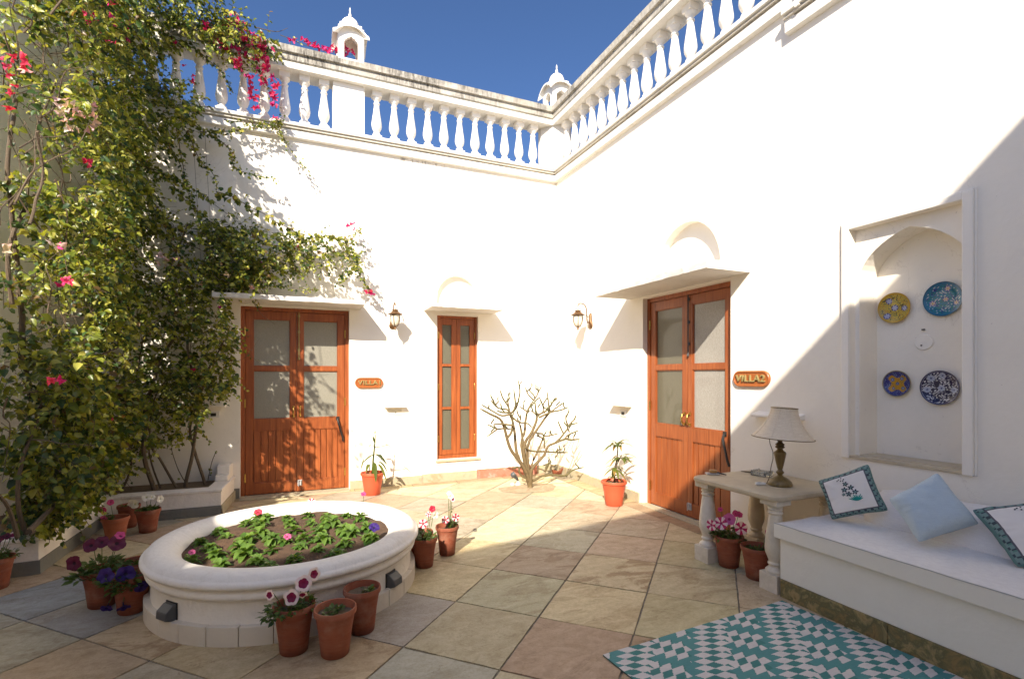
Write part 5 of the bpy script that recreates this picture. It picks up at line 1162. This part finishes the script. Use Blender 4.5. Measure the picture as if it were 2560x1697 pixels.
for k, q in ((1, .5), (2, 1.0)):
    for i in range(n): a = 2*PI*i/n; rr_ = q*(.30+.09*noise.noise(Vector((math.cos(a)*1.5, math.sin(a)*1.5, 3)))); vs.append((rr_*1.35*math.cos(a), rr_*.75*math.sin(a)+.05, .014*(2-k)+.003+.006*noise.noise(Vector((a*3, q, 1)))*(2-k)))
mb.add(vs, [(0,1+i,1+(i+1)%n) for i in range(n)]+[(1+i,1+n+i,1+n+(i+1)%n,1+(i+1)%n) for i in range(n)]); mb.build('soil_patch', t, smooth=True)
p = at(1293, 1213, 2, 0); t = thing('garden_spotlight', 'grey ground spotlight aimed up at the bare shrub', 'spotlight', p)
def zq(x, y, Y): return at(*zp(x, y), 1, Y)-p
mb = MB().use(M['grey_plastic']); a = zq(515, 1400, p.y); b_ = zq(450, 1335, p.y); mb.use(M['dark_grey'])
mb.tube([a+Vector((0,.0,-.01)), a+(b_-a)*.35, b_], [.014,.022,.028], 12); mb.lathe([(0,-.035),(.028,-.03),(.040,-.012),(.041,.012),(.034,.03),(0,.036)], 16, mat4=Matrix.Translation(b_) @ Matrix.Rotation(R(50), 4, Vector((.3,.9,0)))); mb.build('head', t, smooth=True)
mb = MB().use(M['grey_plastic']); c = zq(515, 1455, p.y); mb.lathe([(.045,0),(.046,.012),(.036,.03),(.022,.045),(.014,.06)], 16, (c.x, 0, 0)); mb.build('base', t, smooth=True)
mb = MB().use(M['base_stone']); mb.lathe([(0,0),(.03,.002),(.034,.02),(.02,.038),(0,.042)], 10, (c.x-.075, .01, 0)); mb.build('cap', t, smooth=True)
# broken pot shard and tuft by the wall behind the shrub
p = at(1395, 1175, 1, -.25); q = at(1395, 1180, 2, .0)
t = thing('pot_shard', 'broken piece of clay pot lying in the corner behind the shrub', 'shard', (p.x, -.25, 0)); mb = MB().use(M['terracotta_pale'])
mb.add([(-.10,0,.09),(.0,-.02,.065),(.105,.0,.12),(.06,.02,.01),(-.06,.03,.0),(-.10,.012,.09),(.0,-.005,.065),(.105,.012,.12),(.06,.035,.01),(-.06,.045,.0)], [(0,1,4),(1,3,4),(1,2,3),(5,9,6),(6,9,8),(6,8,7),(0,5,6,1),(1,6,7,2),(2,7,8,3),(3,8,9,4),(4,9,5,0)]); mb.build('shard', t)

# ================================================================ BOUGAINVILLEA
def inpoly(x, y, po):
    c = False; j = len(po)-1
    for i in range(len(po)):
        xi, yi = po[i]; xj, yj = po[j]
        if (yi > y) != (yj > y) and x < (xj-xi)*(y-yi)/(yj-yi)+xi: c = not c
        j = i
    return c
DENSE = [(-80,-140),(500,-140),(545,0),(600,50),(640,95),(560,100),(480,72),(425,95),(400,150),(450,200),(500,255),(470,330),(400,345),(375,470),(420,540),(520,560),(650,565),(640,720),(560,750),(592,820),(580,950),(535,1000),(500,1060),(430,1090),(330,1115),(280,1190),(200,1270),(60,1335),(-80,1335)]
ARM = [(560,590),(700,572),(800,578),(875,598),(895,640),(880,690),(850,690),(800,668),(700,688),(600,735)]
TOPR = [(420,60),(560,40),(660,85),(700,110),(690,150),(600,130),(450,120)]
THIN = [[(236,840),(345,850),(345,950),(236,950)], [(5,255),(70,250),(90,430),(10,440)], [(270,840),(590,850),(580,960),(500,1060),(440,1110),(300,1130),(250,1000)], [(330,590),(405,600),(400,690),(330,680)], [(100,380),(220,380),(240,470),(110,470)], [(60,60),(210,80),(260,200),(90,220)], [(110,720),(240,740),(230,800),(100,790)]]
def dens(px, py):
    d = 0.0
    if inpoly(px, py, DENSE): d = 1.0
    elif inpoly(px, py, ARM): d = .75
    elif inpoly(px, py, TOPR): d = .55
    if d:
        for po in THIN:
            if inpoly(px, py, po): return d*(.62 if po is THIN[2] else .25)
    return d
MAG = [(.62,.010,.16),(.70,.02,.20),(.50,.008,.17),(.75,.04,.13)]
PINKW = [(.72,.50,.47),(.78,.60,.55),(.70,.42,.40)]
RED = [(.72,.03,.09),(.75,.05,.12),(.60,.02,.08)]
def bracts(fl, p, n, spread, cols, r, size=.036):
    for k in range(n):
        q = Vector(p)+rv(r)*spread*r.random()**.6; ax = (rv(r)+Vector((-.3,-.6,.3))).normalized(); c = cols[r.randrange(len(cols))]; c = tuple(x*r.uniform(.75, 1.1) for x in c)
        u = ax.cross(rv(r)).normalized()
        for j in range(3):
            d = (Matrix.Rotation(2*PI*j/3+r.uniform(-.3,.3), 3, ax) @ u)+ax*.55; fl.add(q, d, ax, size*r.uniform(.8, 1.2), c)
def vine_leaf(lv, p, r, size, sunny=.5):
    d = Vector((r.gauss(.1,.6), r.gauss(-.35,.5), r.gauss(-.45,.55))); n = Vector((-.35,-.75,.55))+rv(r)*.75
    lv.add(p, d, n, size, green(r))
WINGX = -5.65
class Plant: pass
def new_plant(name, label, loc):
    q = Plant(); q.t = thing(name, label, 'climbing plant', loc, 0, 'bougainvillea'); q.off = loc; q.lv = Leaves(); q.fl = Leaves(); q.fl2 = Leaves(); q.fl3 = Leaves(); q.st = MB().use(M['bark']); q.tw = MB().use(M['bark']); q.tw2 = MB().use(M['bark']); return q
PA = new_plant('bougainvillea', 'huge dense bougainvillea with brown woody stems climbing the left wall', (-5.42,-1.2,.27))
PB = new_plant('bougainvillea', 'bougainvillea spreading over the left door canopy and up over the balustrade', (-4.72,-.3,.27))
PC_ = new_plant('bougainvillea', 'small spray of magenta bougainvillea lying along the roof rail by the left kiosk', (-3.35,-.05,5.43))
r = random.Random(11); rr = r.random
def sprig(pl, p, sz):
    "a short shoot: a bending twig with leaves set alternately along it"
    d = (Vector((.42, -.42, -.25))+Vector((r.gauss(0,.55), r.gauss(0,.45), r.gauss(0,.6)))).normalized(); ln = r.uniform(.10, .26); k = r.randint(4, 9); q = Vector(p); step = ln/k; pts = [q.copy()]; hue = .75+.5*rr(); u = d.cross(Vector((0,0,1))); u = u.normalized() if u.length > .05 else Vector((1,0,0))
    for i in range(k):
        d = (d+Vector((0,0,-.10))+rv(r)*.16).normalized(); q = q+d*step; pts.append(q.copy()); sd = u if i % 2 else -u
        ld_ = (d*.55+sd*.75+Vector((r.gauss(0,.25), r.gauss(-.1,.25), r.gauss(-.3,.3)))); n = Vector((-.42,-.72,.60))+rv(r)*.62; c = green(r); s_ = sz*r.uniform(.65, 1.25)*(1.1-.5*i/k)
        pl.lv.add(q, ld_, n, s_, tuple(min(.45, x*hue*1.12) for x in c))
    pl.tw2.tube(pts[::2]+([pts[-1]] if len(pts) % 2 == 0 else []), .0022, 3); return k
def fill(pl, lo, hi, n, sz, cl=2.3, thr=-.12):
    got = 0; tries = 0
    while got < n and tries < n*6:
        tries += 1; p = Vector((lo[0]+(hi[0]-lo[0])*rr(), lo[1]+(hi[1]-lo[1])*rr(), lo[2]+(hi[2]-lo[2])*rr())); px, py = proj(p)
        if px < -130 or px > 1000 or py < -170 or py > 1345: continue
        d = dens(px, py)
        if d <= 0 or rr() > d: continue
        k = noise.noise(p*cl)+.5*noise.noise(p*cl*2.3)
        if k < thr and rr() > .10: continue
        got += sprig(pl, p, sz)
fill(PA, (-5.62,-2.1,.35), (-5.02,-.5,5.6), 12500, .066, 2.3, -.35)
fill(PA, (-5.62,-2.1,.30), (-5.15,-1.1,1.6), 1900, .070)
fill(PB, (-5.6,-.62,.45), (-3.9,-.04,6.0), 12500, .056, 2.6, -.2)
fill(PB, (-4.6,-.42,2.35), (-2.4,-.03,3.3), 2300, .052, 3.2, -.3)
fill(PB, (-5.4,-.6,.4), (-4.25,-.08,1.7), 1700, .055, 2.6, -.2)
fill(PB, (-5.2,-.55,4.9), (-3.4,.15,5.75), 700, .058)
def stem(pl, pts, r0, r1, leaves=0, size=.05, seg=7, jit=.01, spread=.05, side_twigs=0):
    P3 = [Vector(p) for p in pts]; fine = []; n = len(P3)
    for k in range(n-1):
        a, b = P3[k], P3[k+1]; m0 = (P3[k+1]-P3[k-1])*.5 if k else b-a; m1 = (P3[k+2]-P3[k])*.5 if k < n-2 else b-a
        for s in (0, .25, .5, .75): fine.append(a*(2*s**3-3*s*s+1)+m0*(s**3-2*s*s+s)+b*(-2*s**3+3*s*s)+m1*(s**3-s*s))
    fine.append(P3[-1]); fine = [p+Vector((noise.noise(p*5), noise.noise(p*5+Vector((7,0,0))), noise.noise(p*5+Vector((0,9,0)))))*jit for p in fine]
    N = len(fine); pl.st.tube(fine, [r0+(r1-r0)*k/(N-1) for k in range(N)], seg)
    if leaves:
        for k in range(leaves):
            t_ = rr()*(N-1.001); i = int(t_); p = fine[i].lerp(fine[i+1], t_-i)+rv(r)*spread*rr(); vine_leaf(pl.lv, p, r, size*r.uniform(.6, 1.3)*(1-.45*t_/N))
    return fine
B = lambda pts, Y=-.3: [at(x, y, 1, Y) for x, y in pts]
S = lambda pts, X=-5.4: [at(x, y, 0, X) for x, y in pts]
# trunks out of the raised bed
stem(PB, B([(461,1222),(482,1130),(494,1049),(496,1004),(480,930),(470,850),(500,760)]), .020, .010); stem(PB, B([(513,1210),(486,1126),(475,1069),(492,1012),(520,930),(560,850)], -.26), .018, .008)
stem(PB, B([(388,1230),(361,1143),(363,1049),(367,1000),(408,886),(437,833),(420,700),(470,560)], -.34), .024, .009); stem(PB, B([(443,1222),(400,1145),(384,1126),(368,1060),(340,960),(360,840)], -.3), .014, .007)
stem(PB, B([(405,1228),(380,1160),(372,1100),(385,1000),(430,930)], -.25), .010, .005); stem(PB, B([(300,1240),(330,1150),(310,1060),(330,980)], -.4), .012, .006); stem(PB, B([(520,1200),(530,1160),(540,1130),(541,1128)], -.2), .005, .003, 12, .03, 5, .01, .02)
stem(PB, B([(470,1222),(440,1160),(430,1118),(455,1110)], -.22), .005, .003, 6, .035, 5)
stem(PA, S([(204,1262),(171,1163),(140,1110),(102,1049),(69,967),(57,829),(45,700),(30,560),(20,420),(40,250)], -5.54), .030, .012, seg=9); stem(PA, S([(70,1330),(110,1290),(150,1240),(175,1180),(200,1080)], -5.30), .020, .009); stem(PA, S([(40,1340),(20,1270),(-20,1220)], -5.3), .014, .008)
stem(PA, S([(65,1335),(45,1250),(55,1150),(90,1060),(110,960)], -5.42), .016, .008); stem(PA, S([(75,1338),(125,1300),(160,1285),(170,1260)], -5.34), .008, .004, 10, .05); stem(PA, S([(30,760),(20,640),(60,520),(110,450),(95,330),(140,200)], -5.5), .016, .008); stem(PA, S([(75,560),(88,500),(104,460),(106,410),(90,330)], -5.28), .010, .006)
for k in range(70):
    a = S([(r.uniform(0, 340), r.uniform(-50, 1150))], r.uniform(-5.6, -5.2))[0]; d = Vector((r.gauss(0,.2), r.gauss(0,.5), r.gauss(.3,.6))); stem(PA, [a, a+d*.25+rv(r)*.05, a+d*.55+rv(r)*.1, a+d*.8+rv(r)*.15], r.uniform(.004, .008), .002, 0, seg=4)
for k in range(110):
    x, y = r.uniform(200, 600), r.uniform(420, 1130)
    if dens(x, y) < .2: continue
    a = B([(x, y)], r.uniform(-.5, -.1))[0]; d = Vector((r.gauss(0,.5), r.gauss(0,.12), r.gauss(.1,.6))); stem(PB, [a, a+d*.2+rv(r)*.05, a+d*.45+rv(r)*.1, a+d*.65+rv(r)*.12], r.uniform(.003, .006), .0015, 5, .05, seg=4)
for k in range(150):                                                 # old dry twigs massed behind the leaves
    a = S([(r.uniform(60, 260), r.uniform(30, 330))], r.uniform(-5.62, -5.35))[0] if k % 2 else S([(r.uniform(70, 330), r.uniform(690, 860))], r.uniform(-5.6, -5.3))[0]
    stem(PA, [a, a+rv(r)*.12, a+rv(r)*.2], .0035, .0015, 0, seg=4)
# trailing shoots
for pts, Y, nl, sz in (([(380,330),(420,370),(445,400),(470,470),(500,540)], -.22, 34, .045), ([(440,320),(455,400),(470,480),(490,520)], -.2, 30, .04), ([(470,330),(500,400),(535,440),(545,500)], -.18, 34, .04), ([(520,330),(570,370),(590,420),(640,440),(697,450)], -.2, 40, .042),
        ([(560,300),(640,310),(690,320),(710,350),(740,390),(775,432)], -.17, 46, .034), ([(690,300),(700,330),(720,360)], -.15, 16, .035), ([(330,340),(350,400),(400,430),(480,470),(560,530),(640,590)], -.3, 60, .055), ([(240,370),(330,400),(420,450),(480,520),(540,560),(620,600),(700,600)], -.35, 70, .055),
        ([(280,520),(360,560),(420,600),(470,650),(520,700)], -.4, 40, .055), ([(540,480),(575,490),(610,508),(660,535),(700,560),(740,580),(770,590)], -.25, 26, .075), ([(860,600),(880,640),(895,680),(915,715),(930,732)], -.16, 44, .036), ([(700,620),(760,600),(820,590),(870,600),(905,570)], -.2, 60, .045),
        ([(640,650),(660,690),(680,720)], -.22, 20, .035), ([(720,630),(740,670),(770,690)], -.2, 20, .03), ([(500,660),(560,680),(640,700),(720,720),(800,725)], -.40, 60, .04), ([(400,80),(480,120),(520,150),(560,190),(580,230)], -.18, 40, .045), ([(560,80),(620,100),(660,130),(690,135)], -.2, 40, .045),
        ([(600,130),(640,170),(670,220),(690,270)], -.2, 22, .04), ([(500,330),(540,330),(600,325),(680,310),(710,295)], -.2, 60, .042), ([(560,150),(610,170),(650,165)], -.2, 20, .04), ([(640,70),(690,80),(720,72)], -.1, 0, .04)):
    stem(PB, B(pts, Y), .006, .002, int(nl*3.0), sz*1.2, 5, .012, .06)
for pts in ([(60,60),(110,110),(150,170),(240,190)], [(48,220),(120,210),(200,211)], [(100,240),(130,248),(150,250)], [(200,640),(290,640),(330,700),(390,760)], [(10,80),(40,200),(20,330),(60,420)]): stem(PA, S(pts, -5.2), .005, .002, 10, .06, 5)
for x in (482, 512): PB.tw.tube([at(x, 330, 1, -.06), at(x+14, 560, 1, -.06), at(x+24, 720, 1, -.06)], .0018, 4)
# flowers
def cl(pl, which, x, y, n, spread, cols, plane, val, size=.036):
    f = Leaves(); bracts(f, at(x, y, plane, val), n, spread, cols, r, size); f.build('flower_cluster', M['petal'], pl.t, LV, pl.off)
for x, y, n, sp in ((590,55,6,.06),(575,65,8,.07),(605,62,8,.07),(625,85,5,.05),(650,100,5,.06),(515,65,4,.05),(510,78,4,.04),(555,62,5,.04),(640,115,10,.08),(655,130,10,.08),(665,150,8,.07),(640,145,6,.06),(610,100,5,.05),(560,110,7,.06),(580,120,5,.05),(540,105,3,.03),(592,150,8,.06),(600,165,6,.05),(625,195,8,.05),(655,175,9,.06),(670,165,5,.05),(680,195,4,.04),(660,205,6,.05),(630,225,6,.05),(640,240,6,.05),(685,215,6,.04),(680,235,6,.04),(690,245,4,.03),(630,248,3,.03),(640,270,4,.03),(684,262,5,.03),(462,165,1,.01),(486,205,2,.02),(484,192,1,.01),(437,108,2,.02),(690,295,3,.02),(612,130,5,.06),(670,120,4,.05)): cl(PB, 'fl', x, y, int(n*1.5), sp*1.2, MAG, 1, -.26)
for x, y, n, sp in ((272,10,3,.03),(292,12,3,.03),(295,25,4,.03),(225,45,4,.04),(235,48,4,.04),(272,42,3,.03),(318,48,5,.05),(335,58,6,.05),(345,62,5,.04),(250,65,3,.03),(262,90,6,.05),(290,62,4,.04),(313,75,4,.03),(318,100,4,.03),(285,110,2,.02)): cl(PA, 'fl', x, y, n, sp, MAG, 0, -5.12, .030)
for x, y, n in ((225,402,5),(270,560,5),(280,565,4),(160,705,3),(165,708,3),(145,950,3),(130,955,3),(215,935,2),(480,925,2),(283,1052,1),(555,770,1),(555,840,1),(148,615,1)): cl(PA if x < 300 else PB, 'fl', x, y, n, .04, MAG, 0 if x < 300 else 1, -5.15 if x < 300 else -.45, .034)
for x, y, n in ((880,560,3),(872,568,3),(888,575,2),(915,728,3),(925,733,4),(930,737,3),(655,655,2),(686,656,2),(745,620,2),(690,660,1)): cl(PB, 'fl', x, y, n, .03, MAG, 1, -.18, .034)
for x, y, n in ((55,125,4),(15,140,4),(40,150,5),(48,165,5),(30,190,5),(35,215,4),(40,235,4),(38,265,3)): cl(PA, 'fl3', x, y, max(2, n-2), .05, RED, 0, -5.1, .028)
for x, y, n in ((150,270,4),(160,290,5),(190,275,5),(165,305,5),(220,290,5),(235,305,5),(190,320,4),(222,318,4),(205,262,3),(230,262,2),(150,250,2)): cl(PA, 'fl2', x, y, max(2, n-1), .06, PINKW, 0, -5.1, .032)
for x, y, n in ((400,640,4),(415,650,4),(440,645,3),(395,655,3),(425,665,2),(485,775,1),(612,695,2),(625,720,2),(575,690,2),(505,712,2),(350,15,3),(60,165,2),(18,625,3),(145,610,3)): cl(PB if x > 300 else PA, 'fl2', x, y, n, .04, PINKW, 1 if x > 300 else 0, -.45 if x > 300 else -5.12, .036)
for x, y, n, sp in ((724,99,3,.02),(736,100,2,.02),(755,101,2,.02),(770,108,5,.04),(782,112,6,.04),(795,117,6,.05),(808,122,5,.04),(822,126,5,.04),(832,120,5,.04),(842,128,4,.03),(856,130,5,.03),(862,120,4,.03),(870,128,5,.04),(880,132,3,.03),(860,138,3,.02)): cl(PC_, 'fl', x, y, n, sp, MAG, 1, -.03, .036)
stem(PC_, [at(700, 88, 1, -.02), at(760, 112, 1, -.02), at(830, 130, 1, -.02), at(885, 138, 1, -.03)], .004, .002, 14, .035, 5)
for pl in (PA, PB, PC_):
    pl.st.build('stems', pl.t, smooth=True, off=pl.off)
    if pl.tw.v: pl.tw.build('wires', pl.t, off=pl.off)
    if pl.tw2.v: pl.tw2.build('twigs', pl.t, off=pl.off)
    pl.lv.build('foliage', M['leaf'], pl.t, LV, pl.off)

# ================================================================ LIGHT, SKY, CAMERA
w = bpy.data.worlds.new('World'); sc.world = w; w.use_nodes = True; nt_ = w.node_tree; bg = nt_.nodes['Background']
sky = nt_.nodes.new('ShaderNodeTexSky'); sky.sky_type = 'NISHITA'; sky.sun_disc = False
toS = -SUN.normalized(); el = math.asin(toS.z); sky.sun_elevation = el; sky.sun_rotation = math.atan2(toS.x, toS.y) % (2*PI); sky.altitude = 900; sky.air_density = .8; sky.dust_density = 4.0; sky.ozone_density = 8.0
nt_.links.new(sky.outputs[0], bg.inputs['Color']); bg.inputs['Strength'].default_value = .095
ld = bpy.data.lights.new('sun', 'SUN'); ld.energy = 4.7; ld.angle = R(.53); ld.color = (1.0, .895, .755); lo = bpy.data.objects.new('sun', ld); COL.objects.link(lo); lo.rotation_euler = SUN.to_track_quat('-Z', 'Y').to_euler(); lo.location = (-6,-9,12)
cd = bpy.data.cameras.new('camera'); co = bpy.data.objects.new('camera', cd); COL.objects.link(co); sc.camera = co
co.location = CAM; co.rotation_euler = (R(90), 0, -YAW); cd.sensor_width = 36; cd.lens = 36*FPX/2560; cd.shift_y = (HOR-848.5)/2560; cd.clip_start = .05; cd.clip_end = 2000
vsn = sc.view_settings; vsn.view_transform = 'Standard'; vsn.look = 'None'; vsn.exposure = 1.03; vsn.gamma = 1; vsn.use_curve_mapping = False
sc.cycles.max_bounces = 14; sc.cycles.diffuse_bounces = 8; sc.cycles.glossy_bounces = 3; sc.cycles.transmission_bounces = 6; sc.cycles.caustics_reflective = False; sc.cycles.caustics_refractive = False
